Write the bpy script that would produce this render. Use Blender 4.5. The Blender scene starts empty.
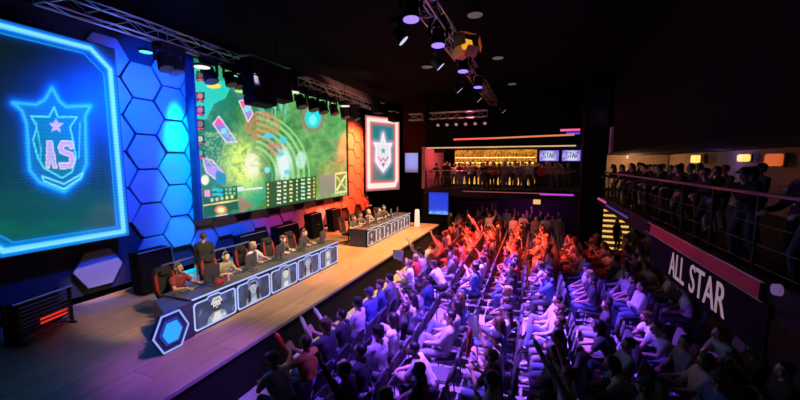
import bpy, bmesh, math, random
import numpy as np
from mathutils import Vector, Matrix, Euler
random.seed(7)
C = bpy.context.scene.collection
PI = math.pi
sc = bpy.context.scene
sc.view_settings.view_transform = 'Standard'
sc.view_settings.look = 'None'
sc.view_settings.exposure = 0.0
sc.view_settings.gamma = 1.0
sc.view_settings.use_curve_mapping = False

# ------------------------------------------------------------------ camera
FPX, YAW, PITCH, CZ = 350.0, math.radians(21.0), math.radians(6.03), 4.7
cam_d = bpy.data.cameras.new('camera'); cam = bpy.data.objects.new('camera', cam_d); C.objects.link(cam)
cam_d.sensor_width = 36.0; cam_d.lens = 36.0 * FPX / 800.0; cam_d.clip_start = 0.05; cam_d.clip_end = 200
cam.location = (0, 0, CZ)
_f = Vector((math.cos(YAW) * math.cos(PITCH), math.sin(YAW) * math.cos(PITCH), -math.sin(PITCH)))
cam.rotation_euler = _f.to_track_quat('-Z', 'Y').to_euler()
sc.camera = cam
_r = Vector((math.sin(YAW), -math.cos(YAW), 0)); _u = _r.cross(_f)


def ray(u, v):
    return _f * FPX + _r * (u - 400) + _u * (200 - v)


def at_z(u, v, z):
    d = ray(u, v); return Vector((0, 0, CZ)) + d * ((z - CZ) / d.z)


def at_y(u, v, y):
    d = ray(u, v); return Vector((0, 0, CZ)) + d * (y / d.y)


def at_x(u, v, x):
    d = ray(u, v); return Vector((0, 0, CZ)) + d * (x / d.x)


def to_px(P):            # array of points -> picture position, used to lay out what the LED screens show
    P = np.asarray(P) - np.array([0, 0, CZ])
    f = P @ np.array(_f); r = P @ np.array(_r); u = P @ np.array(_u)
    return 400 + FPX * r / f, 200 - FPX * u / f


# ------------------------------------------------------------------ materials
MATS = {}


def mat(name, col, rough=0.6, metal=0.0, emit=None, es=1.0, noise=0.0, nscale=20.0):
    if name in MATS: return MATS[name]
    m = bpy.data.materials.new(name); m.use_nodes = True
    nt = m.node_tree; b = nt.nodes['Principled BSDF']
    b.inputs['Base Color'].default_value = (*col, 1); b.inputs['Roughness'].default_value = rough
    b.inputs['Metallic'].default_value = metal
    if name.startswith('black_') or name in ('column_black_paint', 'balcony_dark_edge'): b.inputs['Specular IOR Level'].default_value = .05
    if noise:
        n = nt.nodes.new('ShaderNodeTexNoise'); n.inputs['Scale'].default_value = nscale; n.inputs['Detail'].default_value = 4
        tc = nt.nodes.new('ShaderNodeTexCoord'); nt.links.new(tc.outputs['Object'], n.inputs['Vector'])
        r = nt.nodes.new('ShaderNodeValToRGB')
        r.color_ramp.elements[0].position = .3; r.color_ramp.elements[1].position = .7
        r.color_ramp.elements[0].color = (*[c * (1 - noise) for c in col], 1)
        r.color_ramp.elements[1].color = (*[min(1, c * (1 + noise)) for c in col], 1)
        nt.links.new(n.outputs['Fac'], r.inputs['Fac']); nt.links.new(r.outputs['Color'], b.inputs['Base Color'])
    if emit:
        b.inputs['Emission Color'].default_value = (*emit, 1); b.inputs['Emission Strength'].default_value = es
    MATS[name] = m
    return m


def led_mat(name, es=1.0, lines=0.0, freq=260.0):
    m = bpy.data.materials.new(name); m.use_nodes = True
    nt = m.node_tree; b = nt.nodes['Principled BSDF']
    b.inputs['Base Color'].default_value = (.01, .01, .01, 1); b.inputs['Roughness'].default_value = .5
    a = nt.nodes.new('ShaderNodeAttribute'); a.attribute_name = 'Col'
    src = a.outputs['Color']
    if lines:
        tc = nt.nodes.new('ShaderNodeTexCoord'); sp = nt.nodes.new('ShaderNodeSeparateXYZ')
        nt.links.new(tc.outputs['Object'], sp.inputs[0])
        mm = nt.nodes.new('ShaderNodeMath'); mm.operation = 'MULTIPLY'; mm.inputs[1].default_value = freq
        nt.links.new(sp.outputs['Z'], mm.inputs[0])
        s = nt.nodes.new('ShaderNodeMath'); s.operation = 'SINE'; nt.links.new(mm.outputs[0], s.inputs[0])
        k = nt.nodes.new('ShaderNodeMath'); k.operation = 'MULTIPLY_ADD'; k.inputs[1].default_value = lines / 2; k.inputs[2].default_value = 1 - lines / 2
        nt.links.new(s.outputs[0], k.inputs[0])
        v = nt.nodes.new('ShaderNodeVectorMath'); v.operation = 'SCALE'
        nt.links.new(src, v.inputs[0]); nt.links.new(k.outputs[0], v.inputs['Scale']); src = v.outputs[0]
    nt.links.new(src, b.inputs['Emission Color']); b.inputs['Emission Strength'].default_value = es
    return m


def glow(name, col, es): return mat(name, (.02, .02, .02), .5, emit=col, es=es)


BLACK = mat('black_paint', (.012, .012, .014), .7)
SATIN = mat('satin_black_metal', (.02, .02, .022), .4, .6)
STEEL = mat('truss_aluminium', (.55, .55, .57), .35, .9)
DGREY = mat('dark_grey_plastic', (.04, .04, .045), .5)
FABRIC = mat('charcoal_fabric', (.10, .095, .11), .9, noise=.3, nscale=90)
CARPET = mat('hall_carpet', (.30, .28, .32), .9, noise=.3, nscale=14)
RED = mat('red_leatherette', (.5, .02, .02), .5)
WHITE = mat('white_plastic', (.8, .8, .8), .4)


def wood():
    m = bpy.data.materials.new('stage_planks'); m.use_nodes = True; nt = m.node_tree; b = nt.nodes['Principled BSDF']
    tc = nt.nodes.new('ShaderNodeTexCoord')
    br = nt.nodes.new('ShaderNodeTexBrick'); br.inputs['Scale'].default_value = 1.0
    br.inputs['Brick Width'].default_value = 2.4; br.inputs['Row Height'].default_value = .6
    br.inputs['Mortar Size'].default_value = .006
    br.inputs['Color1'].default_value = (.55, .33, .18, 1); br.inputs['Color2'].default_value = (.45, .27, .15, 1)
    br.inputs['Mortar'].default_value = (.10, .07, .05, 1)
    nt.links.new(tc.outputs['Object'], br.inputs['Vector'])
    n = nt.nodes.new('ShaderNodeTexNoise'); n.inputs['Scale'].default_value = 2.2; n.inputs['Detail'].default_value = 8
    mp = nt.nodes.new('ShaderNodeMapping'); mp.inputs['Scale'].default_value = (.5, 3.5, 1)
    nt.links.new(tc.outputs['Object'], mp.inputs[0]); nt.links.new(mp.outputs[0], n.inputs['Vector'])
    mx = nt.nodes.new('ShaderNodeMix'); mx.data_type = 'RGBA'; mx.blend_type = 'MULTIPLY'; mx.inputs[0].default_value = .55
    nt.links.new(br.outputs['Color'], mx.inputs[6]); nt.links.new(n.outputs['Fac'], mx.inputs[7])
    nt.links.new(mx.outputs[2], b.inputs['Base Color']); b.inputs['Roughness'].default_value = .45
    return m


WOOD = wood()

# ------------------------------------------------------------------ mesh helpers


def bx(bm, c, s, rot=None, bev=0.0):
    r = bmesh.ops.create_cube(bm, size=1)
    vs = r['verts']
    M = Matrix.Translation(Vector(c)) @ (rot.to_matrix().to_4x4() if rot else Matrix()) @ Matrix.Diagonal((*s, 1))
    bmesh.ops.transform(bm, matrix=M, verts=vs)
    if bev:
        es = list({e for v in vs for e in v.link_edges})
        bmesh.ops.bevel(bm, geom=es, offset=bev, segments=2, affect='EDGES', clamp_overlap=True)
    return vs


def tube(bm, a, b, r, r2=None, seg=8):
    a, b = Vector(a), Vector(b); d = b - a
    if d.length < 1e-6: return
    g = bmesh.ops.create_cone(bm, cap_ends=True, segments=seg, radius1=r, radius2=r if r2 is None else r2, depth=d.length)
    M = Matrix.Translation((a + b) / 2) @ d.to_track_quat('Z', 'Y').to_matrix().to_4x4()
    bmesh.ops.transform(bm, matrix=M, verts=g['verts'])


def ball(bm, c, r, sub=2, sc3=(1, 1, 1)):
    g = bmesh.ops.create_icosphere(bm, subdivisions=sub, radius=r)
    bmesh.ops.transform(bm, matrix=Matrix.Translation(Vector(c)) @ Matrix.Diagonal((*sc3, 1)), verts=g['verts'])


def prism(bm, pts, off):
    """closed outline (3-D points) extruded along off"""
    vs = [bm.verts.new(Vector(p)) for p in pts]; f = bm.faces.new(vs)
    r = bmesh.ops.extrude_face_region(bm, geom=[f])
    bmesh.ops.translate(bm, vec=Vector(off), verts=[v for v in r['geom'] if isinstance(v, bmesh.types.BMVert)])
    return vs


def ringp(bm, outer, inner, off):
    """frame between two outlines of the same length, extruded along off"""
    n = len(outer); off = Vector(off)
    L = [[bm.verts.new(Vector(p) + o) for p in ps] for o in (Vector(), off) for ps in (outer, inner)]
    for i in range(n):
        j = (i + 1) % n
        bm.faces.new((L[0][i], L[0][j], L[1][j], L[1][i])); bm.faces.new((L[2][i], L[3][i], L[3][j], L[2][j]))
        bm.faces.new((L[0][i], L[2][i], L[2][j], L[0][j])); bm.faces.new((L[1][i], L[1][j], L[3][j], L[3][i]))


def B(): return bmesh.new()


def mesh_of(bm, name, m, smooth=False):
    bmesh.ops.recalc_face_normals(bm, faces=bm.faces[:])
    me = bpy.data.meshes.new(name); bm.to_mesh(me); bm.free()
    for x in (m if isinstance(m, (list, tuple)) else [m]): me.materials.append(x)
    if smooth: me.polygons.foreach_set('use_smooth', [True] * len(me.polygons))
    return me


def obj(name, bm, m, parent=None, loc=None, smooth=False):
    me = bm if isinstance(bm, bpy.types.Mesh) else mesh_of(bm, name, m, smooth)
    o = bpy.data.objects.new(name, me); C.objects.link(o)
    if parent: o.parent = parent
    if loc is not None: o.location = loc
    return o


def tag(o, label, cat, group=None):
    o['label'] = label; o['category'] = cat
    if group: o['group'] = group
    return o


def thing(name, label, cat, loc=(0, 0, 0), rz=0.0, group=None):
    o = bpy.data.objects.new(name, None); C.objects.link(o); o.location = loc; o.rotation_euler = (0, 0, rz)
    o.empty_display_size = .2
    return tag(o, label, cat, group)


def struct(name, bm, m, label=None):
    o = obj(name, bm, m); o['kind'] = 'structure'
    if label: o['label'] = label
    return o


def dup(root, loc, rz=None, label=None, group=None, cat=None):
    r = root.copy(); C.objects.link(r); r.location = loc
    if rz is not None: r.rotation_euler = (0, 0, rz)
    if label: r['label'] = label
    if group: r['group'] = group
    for ch in list(root.children):
        c = ch.copy(); C.objects.link(c); c.parent = r
        for g in ch.children:
            d = g.copy(); C.objects.link(d); d.parent = c
    return r


def aimed(loc, target):
    return (Vector(target) - Vector(loc)).to_track_quat('-Z', 'Y').to_euler()


def spot(loc, target, power, col, angle=50, blend=.6, rad=.15, name='spot_lamp'):
    l = bpy.data.lights.new(name, 'SPOT'); l.energy = power; l.color = col; l.spot_size = math.radians(angle)
    l.spot_blend = blend; l.shadow_soft_size = rad
    o = bpy.data.objects.new(name, l); C.objects.link(o); o.location = loc; o.rotation_euler = aimed(loc, target)
    return o


def point(loc, power, col, rad=.2, name='point_lamp'):
    l = bpy.data.lights.new(name, 'POINT'); l.energy = power; l.color = col; l.shadow_soft_size = rad
    o = bpy.data.objects.new(name, l); C.objects.link(o); o.location = loc
    return o


def ordinal(n):
    W = ['first', 'second', 'third', 'fourth', 'fifth', 'sixth', 'seventh', 'eighth', 'ninth', 'tenth', 'eleventh', 'twelfth',
         'thirteenth', 'fourteenth', 'fifteenth', 'sixteenth', 'seventeenth', 'eighteenth', 'nineteenth', 'twentieth']
    return W[n - 1] if n <= 20 else ('twenty-' + W[n - 21] if n <= 29 else 'thirty-' + W[n - 31])


# ------------------------------------------------------------------ painters for LED screens (numpy)
def sstep(a, b, x):
    t = np.clip((x - a) / (b - a), 0, 1); return t * t * (3 - 2 * t)


def seg_d(x, y, p, q):
    px_, py_ = q[0] - p[0], q[1] - p[1]; L = px_ * px_ + py_ * py_ + 1e-9
    t = np.clip(((x - p[0]) * px_ + (y - p[1]) * py_) / L, 0, 1)
    return np.hypot(x - p[0] - t * px_, y - p[1] - t * py_)


def line_d(x, y, pts, closed=False):
    d = np.full_like(x, 1e9); n = len(pts)
    for i in range(n if closed else n - 1): d = np.minimum(d, seg_d(x, y, pts[i], pts[(i + 1) % n]))
    return d


def inside(x, y, pts):
    c = np.zeros(x.shape, bool); n = len(pts)
    for i in range(n):
        (x1, y1), (x2, y2) = pts[i], pts[(i + 1) % n]
        c ^= ((y1 > y) != (y2 > y)) & (x < (x2 - x1) * (y - y1) / ((y2 - y1) if y2 != y1 else 1e-9) + x1)
    return c


def vnoise(x, y, seed=0):
    xi, yi = np.floor(x).astype(int), np.floor(y).astype(int); fx, fy = x - xi, y - yi
    fx = fx * fx * (3 - 2 * fx); fy = fy * fy * (3 - 2 * fy)
    def h(a, b):
        v = np.sin(a * 127.1 + b * 311.7 + seed * 74.7) * 43758.5453; return v - np.floor(v)
    return (h(xi, yi) * (1 - fx) + h(xi + 1, yi) * fx) * (1 - fy) + (h(xi, yi + 1) * (1 - fx) + h(xi + 1, yi + 1) * fx) * fy


class Paint:
    def __init__(s, x, y, base):
        s.x, s.y = x, y; s.c = np.zeros(x.shape + (3,)) + np.array(base)
    def put(s, m, col, a=1.0):
        w = (np.asarray(m, float) * a)[..., None]; s.c = s.c * (1 - w) + np.array(col) * w
    def add(s, m, col):
        s.c = s.c + np.asarray(m, float)[..., None] * np.array(col)
    def poly(s, pts, col, a=1.0): s.put(inside(s.x, s.y, pts), col, a)
    def rect(s, x0, y0, x1, y1, col, a=1.0): s.put((s.x > x0) & (s.x < x1) & (s.y > y0) & (s.y < y1), col, a)
    def ell(s, cx, cy, rx, ry, col, a=1.0, soft=.15):
        s.put(1 - sstep(1 - soft, 1 + soft, np.hypot((s.x - cx) / rx, (s.y - cy) / ry)), col, a)
    def line(s, pts, w, col, closed=False, a=1.0):
        s.put(1 - sstep(w * .7, w * 1.3, line_d(s.x, s.y, pts, closed)), col, a)
    def glow(s, pts, w, col, closed=False):
        s.add(np.exp(-(line_d(s.x, s.y, pts, closed) / w) ** 2), col)


def screen_grid(name, origin, ux, uz, w, h, nx, ny, painter, m, parent, local=False):
    """a flat LED face with one colour per lamp cluster; painter gets positions and returns colours"""
    o, ux, uz = Vector(origin), Vector(ux), Vector(uz)
    gu, gv = np.meshgrid(np.linspace(0, 1, nx + 1), np.linspace(0, 1, ny + 1))
    P = np.array(o) + gu[..., None] * w * np.array(ux) + gv[..., None] * h * np.array(uz)
    col = painter(gu, gv, P)
    idx = np.arange((nx + 1) * (ny + 1)).reshape(ny + 1, nx + 1)
    q = np.stack([idx[:-1, :-1], idx[:-1, 1:], idx[1:, 1:], idx[1:, :-1]], -1).reshape(-1, 4)
    me = bpy.data.meshes.new(name); me.from_pydata(P.reshape(-1, 3).tolist(), [], q.tolist())
    a = me.color_attributes.new('Col', 'FLOAT_COLOR', 'POINT')
    rgba = np.ones((col.shape[0] * col.shape[1], 4)); rgba[:, :3] = np.clip(col, 0, 8).reshape(-1, 3)
    a.data.foreach_set('color', rgba.ravel()); me.materials.append(m)
    ob = bpy.data.objects.new(name, me); C.objects.link(ob); ob.parent = parent
    return ob


def lin(r, g, b):
    f = lambda c: (c / 255 / 12.92) if c / 255 <= .04045 else ((c / 255 + .055) / 1.055) ** 2.4
    return (f(r), f(g), f(b))

# ================================================================== THE ROOM
NX, FX, BY, RY, CH = -3.0, 26.0, 11.45, -7.6, 9.0
WALLM = mat('black_wall_paint', (.005, .005, .006), .9, noise=.3, nscale=3)
CEILM = mat('black_ceiling', (.003, .003, .004), .95)
b = B(); bx(b, ((NX + FX) / 2, (RY + BY) / 2, -.1), (FX - NX + 2, BY - RY + 2, .2)); struct('floor', b, CARPET)
b = B(); bx(b, ((NX + FX) / 2, (RY + BY) / 2, CH + .1), (FX - NX + 2, BY - RY + 2, .2)); struct('ceiling', b, CEILM)
b = B(); bx(b, ((NX + FX) / 2, BY + .1, CH / 2), (FX - NX + 2, .2, CH)); struct('wall_back', b, WALLM)
b = B(); bx(b, (FX + .1, (RY + BY) / 2, CH / 2), (.2, BY - RY + 2, CH)); struct('wall_far', b, WALLM)
BEIGE = mat('beige_wall_paint', (.30, .22, .155), .9, noise=.15, nscale=4)
b = B(); bx(b, ((NX + FX) / 2, RY - .1, CH / 2), (FX - NX + 2, .2, CH)); struct('wall_right', b, BEIGE)
b = B(); bx(b, (25.9, -5.4, 4.3), (.12, 4.3, 2.4)); struct('wall_corner', b, BEIGE)
b = B(); bx(b, (NX - .1, (RY + BY) / 2, CH / 2), (.2, BY - RY + 2, CH)); struct('wall_near', b, WALLM)
# upper storey walls over the balconies
b = B(); bx(b, (21.2, 1.75, 7.3), (.4, 9.3, 3.4)); bx(b, (23.8, 1.75, 5.72), (4.8, 9.3, .2)); struct('wall_upper_far', b, WALLM)
b = B(); bx(b, (11.5, -5.5, 7.1), (29, 4.2, 3.8)); struct('wall_upper_right', b, WALLM)
PINKW = mat('rose_wall_paint', (.55, .25, .28), .8)
b = B(); bx(b, (23.4, 6.5, 4.4), (4.8, .2, 2.6)); struct('wall_balcony_side', b, PINKW)
b = B(); bx(b, (23.4, 6.5, 1.4), (4.8, .2, 2.8)); struct('wall_lower_side', b, WALLM)
# balcony decks
DECK = mat('balcony_dark_edge', (.03, .025, .03), .6)
b = B(); bx(b, (23.4, 1.75, 2.95), (4.9, 9.4, .3)); bx(b, (20.97, 1.75, 2.92), (.06, 9.4, .5)); struct('floor_balcony_far', b, DECK)
b = B(); bx(b, (11.5, -5.3, 2.8), (29, 4.6, .3)); bx(b, (8.2, -3.04, 2.94), (22.6, .08, .37)); struct('floor_balcony_right', b, DECK)
# big black column in the corner between the balconies
b = B(); bx(b, (20.05, -2.72, CH / 2), (1.0, 1.05, CH), bev=.03); bx(b, (20.05, -2.72, .1), (1.1, 1.15, .2), bev=.02)
struct('column', b, mat('column_black_paint', (.008, .009, .01), .8))
# short pilaster above the right balcony
b = B(); bx(b, (19.3, -3.36, 5.75), (.34, .16, 1.3), bev=.02); struct('trim_1', b, mat('mauve_paint', (.5, .3, .5), .7))
# lower wall under the far balcony
b = B(); bx(b, (24.6, 1.75, 1.4), (.2, 9.3, 2.8)); struct('wall_lower_far', b, mat('navy_wall_paint', (.03, .025, .05), .7))

# ================================================================== MAIN SCREEN, BANNERS, HONEYCOMB
MSY = 10.95
SX0, SX1 = at_y(200, 200, MSY).x, at_y(347.3, 200, MSY).x
SZ0 = 2.72; SZ1 = 8.25
ms = thing('led_screen', 'huge LED wall showing a green strategy game map above the stage', 'screen', ((SX0 + SX1) / 2, MSY, SZ0))


def paint_game(gu, gv, P):
    x, y = to_px(P)
    p = Paint(x, y, (0, 0, 0))
    g = vnoise(x / 9, y / 9, 1); g2 = vnoise(x / 3.2, y / 3.2, 2); g3 = vnoise(x / 1.4, y / 1.4, 3)
    base = np.array(lin(38, 118, 62)); light = np.array(lin(120, 190, 110))
    t = np.clip((x - 200) / 140, 0, 1) * .55 + g * .45 - .2
    t = np.clip(t + (g2 - .5) * .5 + (g3 - .5) * .3, 0, 1)[..., None]
    p.c = base * (1 - t) + light * t
    # river and terraces
    p.put(sstep(.35, .6, vnoise(x / 22 + 3, y / 16, 5)) * (x < 275), lin(20, 120, 92), .75)
    p.poly([(192, 62), (216, 70), (232, 84), (226, 98), (214, 104), (206, 120), (196, 118), (192, 100)], lin(40, 200, 176))
    p.poly([(204, 64), (220, 70), (226, 80), (214, 82)], lin(44, 160, 120))
    p.poly([(224, 78), (246, 82), (258, 98), (252, 106), (238, 98)], lin(70, 120, 140), .8)
    p.poly([(236, 180), (262, 176), (268, 196), (252, 210), (236, 196)], lin(40, 170, 122), .8)
    p.poly([(238, 195), (254, 205), (240, 214)], lin(150, 120, 90), .9)
    p.poly([(248, 150), (268, 158), (266, 178), (246, 172)], lin(40, 110, 90), .7)
    # burst of light with rings round it
    d = np.hypot((x - 246), (y - 160) * 1.0)
    nz = vnoise(x / 5, y / 5, 41) * .5 + vnoise(x / 2, y / 2, 42) * .5
    p.put((1 - sstep(6, 30, np.hypot(x - 243, (y - 165) * .72))) * np.clip(nz * 1.6, 0, 1), lin(225, 250, 110), .95)
    p.put((1 - sstep(3, 14, np.hypot((x - 252) * 1.2, (y - 165) * .7))) * np.clip(nz * 1.7, 0, 1), lin(250, 255, 214), .95)
    p.put((1 - sstep(8, 22, np.hypot(x - 274, (y - 102) * .7))) * (vnoise(x / 1.6, y / 7, 44) > .5), lin(120, 215, 190), .7)
    dr = np.hypot((x - 248), (y - 176) * .95)
    rings = (np.sin(dr * 1.15) > .1) & (dr > 24) & (dr < 62) & (x > 256) & (y < 182)
    p.put(rings, lin(170, 235, 150), .55)
    # pool with a stony rim
    p.ell(313, 118, 12, 14, lin(140, 120, 96), .8); p.ell(313, 118, 8, 10, lin(30, 210, 214)); p.ell(313, 120, 4, 5, lin(110, 240, 240))
    p.ell(301, 160, 5, 9, lin(190, 235, 220), .7); p.ell(284, 164, 7, 15, lin(230, 255, 250), .8, .6)
    for (a, b_, r) in ((281, 154, 3), (287, 172, 3), (283, 140, 4), (277, 147, 2.5)): p.ell(a, b_, r, r * .8, lin(70, 200, 226), .9)
    # scattered camp
    m = (np.hypot((x - 262) / 18, (y - 126) / 15) < 1) & (vnoise(x / 1.3, y / 1.3, 9) > .4)
    p.put(m, lin(196, 128, 84), .75)
    m = (np.hypot((x - 274) / 8, (y - 148) / 8) < 1) & (vnoise(x / 1.2, y / 1.2, 12) > .5)
    p.put(m, lin(200, 120, 90), .9)
    p.ell(269, 136, 6, 2.2, lin(60, 200, 230)); p.ell(214, 86, 7, 2.5, lin(240, 220, 60)); p.ell(240, 91, 5, 2, lin(180, 240, 90))
    # hanging banners on the map
    for q, c1, c2 in (([(213, 124), (219, 116), (237, 142), (226, 142)], lin(120, 130, 220), lin(236, 90, 150)),
                      ([(239, 101), (247, 99), (253, 114), (248, 122)], lin(150, 140, 210), lin(230, 90, 150)),
                      ([(203, 158), (212, 160), (226, 176), (222, 184), (206, 172)], lin(170, 150, 220), lin(150, 120, 190))):
        p.poly(q, c1); ymin = min(v for _, v in q)
        p.put(inside(x, y, q) & (y < ymin + 9), c2)
        p.line(q, .5, lin(235, 220, 230), True)
        cx = sum(v for v, _ in q) / 4; cy = sum(v for _, v in q) / len(q); p.ell(cx, cy, 3, 3, lin(120, 220, 235))
    p.poly([(216, 170), (226, 174), (226, 184), (216, 184)], lin(30, 140, 170)); p.ell(205, 180, 4, 5, lin(236, 236, 190))
    p.put((vnoise(x / 1.5, y / 1.5, 21) > .55) & (x < 236) & (x > 203) & (y > 132) & (y < 168), lin(170, 225, 140), .45)
    # side column of portraits
    for k, (cy, cc) in enumerate(((76, (110, 90, 60)), (97, (210, 120, 90)), (111, (190, 110, 130)), (125, (150, 110, 90)), (140, (170, 200, 130)), (154, (90, 170, 130)))):
        p.rect(196, cy - 5, 204.5, cy + 5, lin(20, 40, 36)); p.ell(200, cy - 1, 3, 3, lin(*cc)); p.rect(197, cy + 3, 204, cy + 4.4, lin(230, 80, 70))
    # lower panels
    p.poly([(203, 190), (237, 186), (238, 209), (204, 218)], lin(16, 92, 48))
    p.rect(204.5, 190, 210, 197, lin(226, 150, 180)); p.rect(212, 188.5, 223, 196, lin(40, 190, 180)); p.rect(212, 191.5, 223, 193, lin(20, 90, 100))
    for k in range(5): p.ell(212 + k * 5, 200 - k * .8, 1.7, 1.8, lin(230, 220, 90) if k > 2 else lin(190, 200, 150))
    for k in range(6): p.rect(225 + (k % 3) * 4, 188 + (k // 3) * 4, 227.5 + (k % 3) * 4, 190.6 + (k // 3) * 4, lin(120, 200, 130))
    p.line([(204, 205.5), (238, 200)], .7, lin(240, 230, 120))
    p.ell(221, 210, 6, 4.5, lin(240, 130, 70)); p.ell(221, 210, 3.6, 2.6, lin(250, 230, 160)); p.line([(216, 216.2), (227, 214.4)], .7, lin(160, 220, 170))
    p.line([(238, 190.5), (262, 188)], .8, lin(225, 250, 235)); p.line([(238, 188.3), (243, 187.8)], .9, lin(240, 250, 235))
    p.poly([(266, 182), (316, 176), (316, 200), (266, 209)], lin(14, 84, 44))
    for r in range(6):
        for c_, (cx, w, cc) in enumerate(((268, 1.6, (250, 230, 90)), (279, 4, (236, 250, 220)), (285, 3, (210, 250, 190)), (291, 3, (240, 235, 140)), (297, 1.5, (240, 240, 200)), (303, 4, (210, 250, 200)), (309, 3, (240, 240, 180)), (314, 1.5, (250, 220, 90)))):
            cy = 184.5 - (cx - 268) * .13 + r * (4.1 - (cx - 268) * .012)
            p.rect(cx - w / 2, cy - .9, cx + w / 2, cy + .9, lin(*cc), .9)
    p.poly([(320, 176), (335, 174), (335, 193), (320, 196)], lin(98, 136, 120))
    p.poly([(335, 173), (347, 171.5), (347, 192), (335, 194)], lin(190, 220, 150)); p.poly([(336.2, 175), (345.6, 173.5), (345.6, 190), (336.2, 192)], lin(56, 130, 70))
    p.line([(337, 190), (345, 176)], 1, lin(210, 235, 150)); p.line([(337, 177), (345, 188)], .8, lin(150, 210, 130))
    p.put((vnoise(x / 3.3, y / 1.3, 31) > .66) & (x > 318) & (y > 138) & (y < 162), lin(190, 130, 110), .5)
    # brighter towards what the picture content lights up: game image only
    p.c = np.clip(p.c * 1.25, 0, 1)
    return p.c


screen_grid('display', (SX0 - (SX0 + SX1) / 2, 0, 0), (1, 0, 0), (0, 0, 1), SX1 - SX0, SZ1 - SZ0, 300, 160,
            lambda gu, gv, P: paint_game(gu, gv, P + np.array(ms.location)), led_mat('led_main', 1.05, .22, 95), ms)
b = B(); W2 = (SX1 - SX0) / 2; H = SZ1 - SZ0
bx(b, (0, .12, H / 2), (W2 * 2 + .1, .2, H + .1)); bx(b, (-W2 - .06, .05, H / 2), (.12, .3, H + .1)); bx(b, (W2 + .03, .05, H / 2), (.06, .3, H + .1))
obj('casing', b, mat('screen_casing', (.01, .015, .05), .5), ms)

# ---- emblem banners
EMB = dict(
    outer=[(52, 88), (59, 101), (66, 107), (90, 106), (85, 116), (86, 164), (80, 178), (64, 191), (40, 182), (30, 170), (27, 124), (22, 110), (13, 103), (36, 105), (45, 100)],
    inner=[(54, 107), (58, 117), (77, 117), (70, 127), (73, 140), (76, 158), (72, 172), (62, 178), (44, 168), (38, 158), (33, 140), (37, 127), (31, 116), (49, 117)],
    star=[(56, 118), (58, 123), (63.5, 123.5), (59.5, 127), (61, 132.5), (56, 129.5), (51.5, 132), (52.6, 126.6), (48.6, 123), (54, 122.6)],
    A=[(46, 168), (47, 141), (52, 141), (57, 168), (53, 168), (52, 161), (50, 161), (49.5, 168)],
    S=[(74, 148), (72, 141), (61, 141), (58, 147), (60, 153), (70, 157), (69, 163), (59, 163), (60, 169), (72, 168), (75, 160), (73, 153), (63, 149), (64, 146), (69, 146), (70, 149)],
    chev=[(42, 176), (44, 181), (64, 189), (81, 178), (83, 173), (64, 184)])


def paint_near(gu, gv, P):
    x, y = to_px(P); p = Paint(x, y, (0, 0, 0))
    t = sstep(60, 240, y)[..., None]
    p.c = np.array(lin(10, 34, 44)) * (1 - t) + np.array(lin(8, 84, 74)) * t
    p.put(sstep(190, 235, y) * sstep(.2, .8, vnoise(x / 30, y / 8, 4)), lin(6, 110, 80), .6)
    p.put((np.sin(y * 2.1 + x * .25) > .35) & (y < 190), lin(4, 14, 30), .55)
    e = EMB
    p.glow(e['outer'], 7.0, np.array(lin(0, 90, 235)) * .8, True); p.glow(e['outer'], 2.6, lin(20, 170, 250), True)
    p.poly(e['outer'], lin(14, 128, 190), .8); p.poly(e['inner'], lin(10, 132, 140), .9)
    p.line(e['outer'], 1.2, lin(60, 190, 250), True); p.line(e['inner'], .9, lin(90, 230, 250), True)
    p.line([(36, 122), (41, 150), (40, 160)], .8, lin(70, 200, 240)); p.line([(80, 122), (79, 158)], .8, lin(70, 200, 240))
    p.poly(e['star'], lin(214, 190, 226)); p.poly(e['A'], lin(196, 176, 222)); p.poly(e['S'], lin(206, 180, 222))
    p.line(e['A'], .5, lin(235, 225, 250), True); p.line(e['S'], .5, lin(235, 225, 250), True)
    p.line(e['chev'], .9, lin(120, 240, 255), True)
    return p.c, x, y


NY = 10.9
nx0, nx1 = at_y(-42, 200, NY).x, at_y(126.5, 200, NY).x
nz0, nz1 = 2.62, 7.8
nb = thing('led_banner', 'tall LED banner with blue neon border and glowing star shield beside the blue hexagons', 'screen', (nx0, NY, nz0))
NW, NH = nx1 - nx0, nz1 - nz0
CUT = .42


def paint_near_full(gu, gv, P):
    c, x, y = paint_near(gu, gv, P + np.array(nb.location))
    X, Z = gu * NW, gv * NH
    p = Paint(X, Z, (0, 0, 0)); p.c = c
    ed = [(.14, .14 + CUT), (.14 + CUT, .14), (NW - .14, .14), (NW - .14, NH - .14 - CUT), (NW - .14 - CUT, NH - .14), (.14 + CUT, NH - .14), (.14, NH - .14 - CUT)]
    ed2 = [(.30, .30 + CUT), (.30 + CUT, .30), (NW - .30, .30), (NW - .30, NH - .30 - CUT), (NW - .30 - CUT, NH - .30), (.30 + CUT, NH - .30), (.30, NH - .30 - CUT)]
    p.glow(ed, .17, np.array(lin(0, 70, 225)) * .9, True); p.glow(ed, .10, np.array(lin(0, 150, 245)), True)
    p.line(ed, .055, lin(130, 235, 255), True); p.line(ed2, .02, lin(20, 150, 235), True)
    return p.c


def cut_rect(W, H, c): return [(0, c), (c, 0), (W, 0), (W, H - c), (W - c, H), (c, H), (0, H - c)]


screen_grid('display', (0, 0, 0), (1, 0, 0), (0, 0, 1), NW, NH, 170, 260, paint_near_full, led_mat('led_near_banner', 1.0, .15, 70), nb)
b = B(); bx(b, (NW / 2, .12, NH / 2), (NW + .06, .2, NH + .06)); obj('casing', b, mat('screen_casing', (.01, .015, .05), .5), nb)

A2 = Vector((22.0, 11.0, 2.72)); B2 = Vector((24.75, 9.55, 2.72)); d2 = (B2 - A2); FW = d2.length; d2.normalize(); FH = 5.25
fb = thing('led_banner', 'slim LED banner with white and pink border and pale star shield beside the orange hexagons', 'screen', A2)


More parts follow.
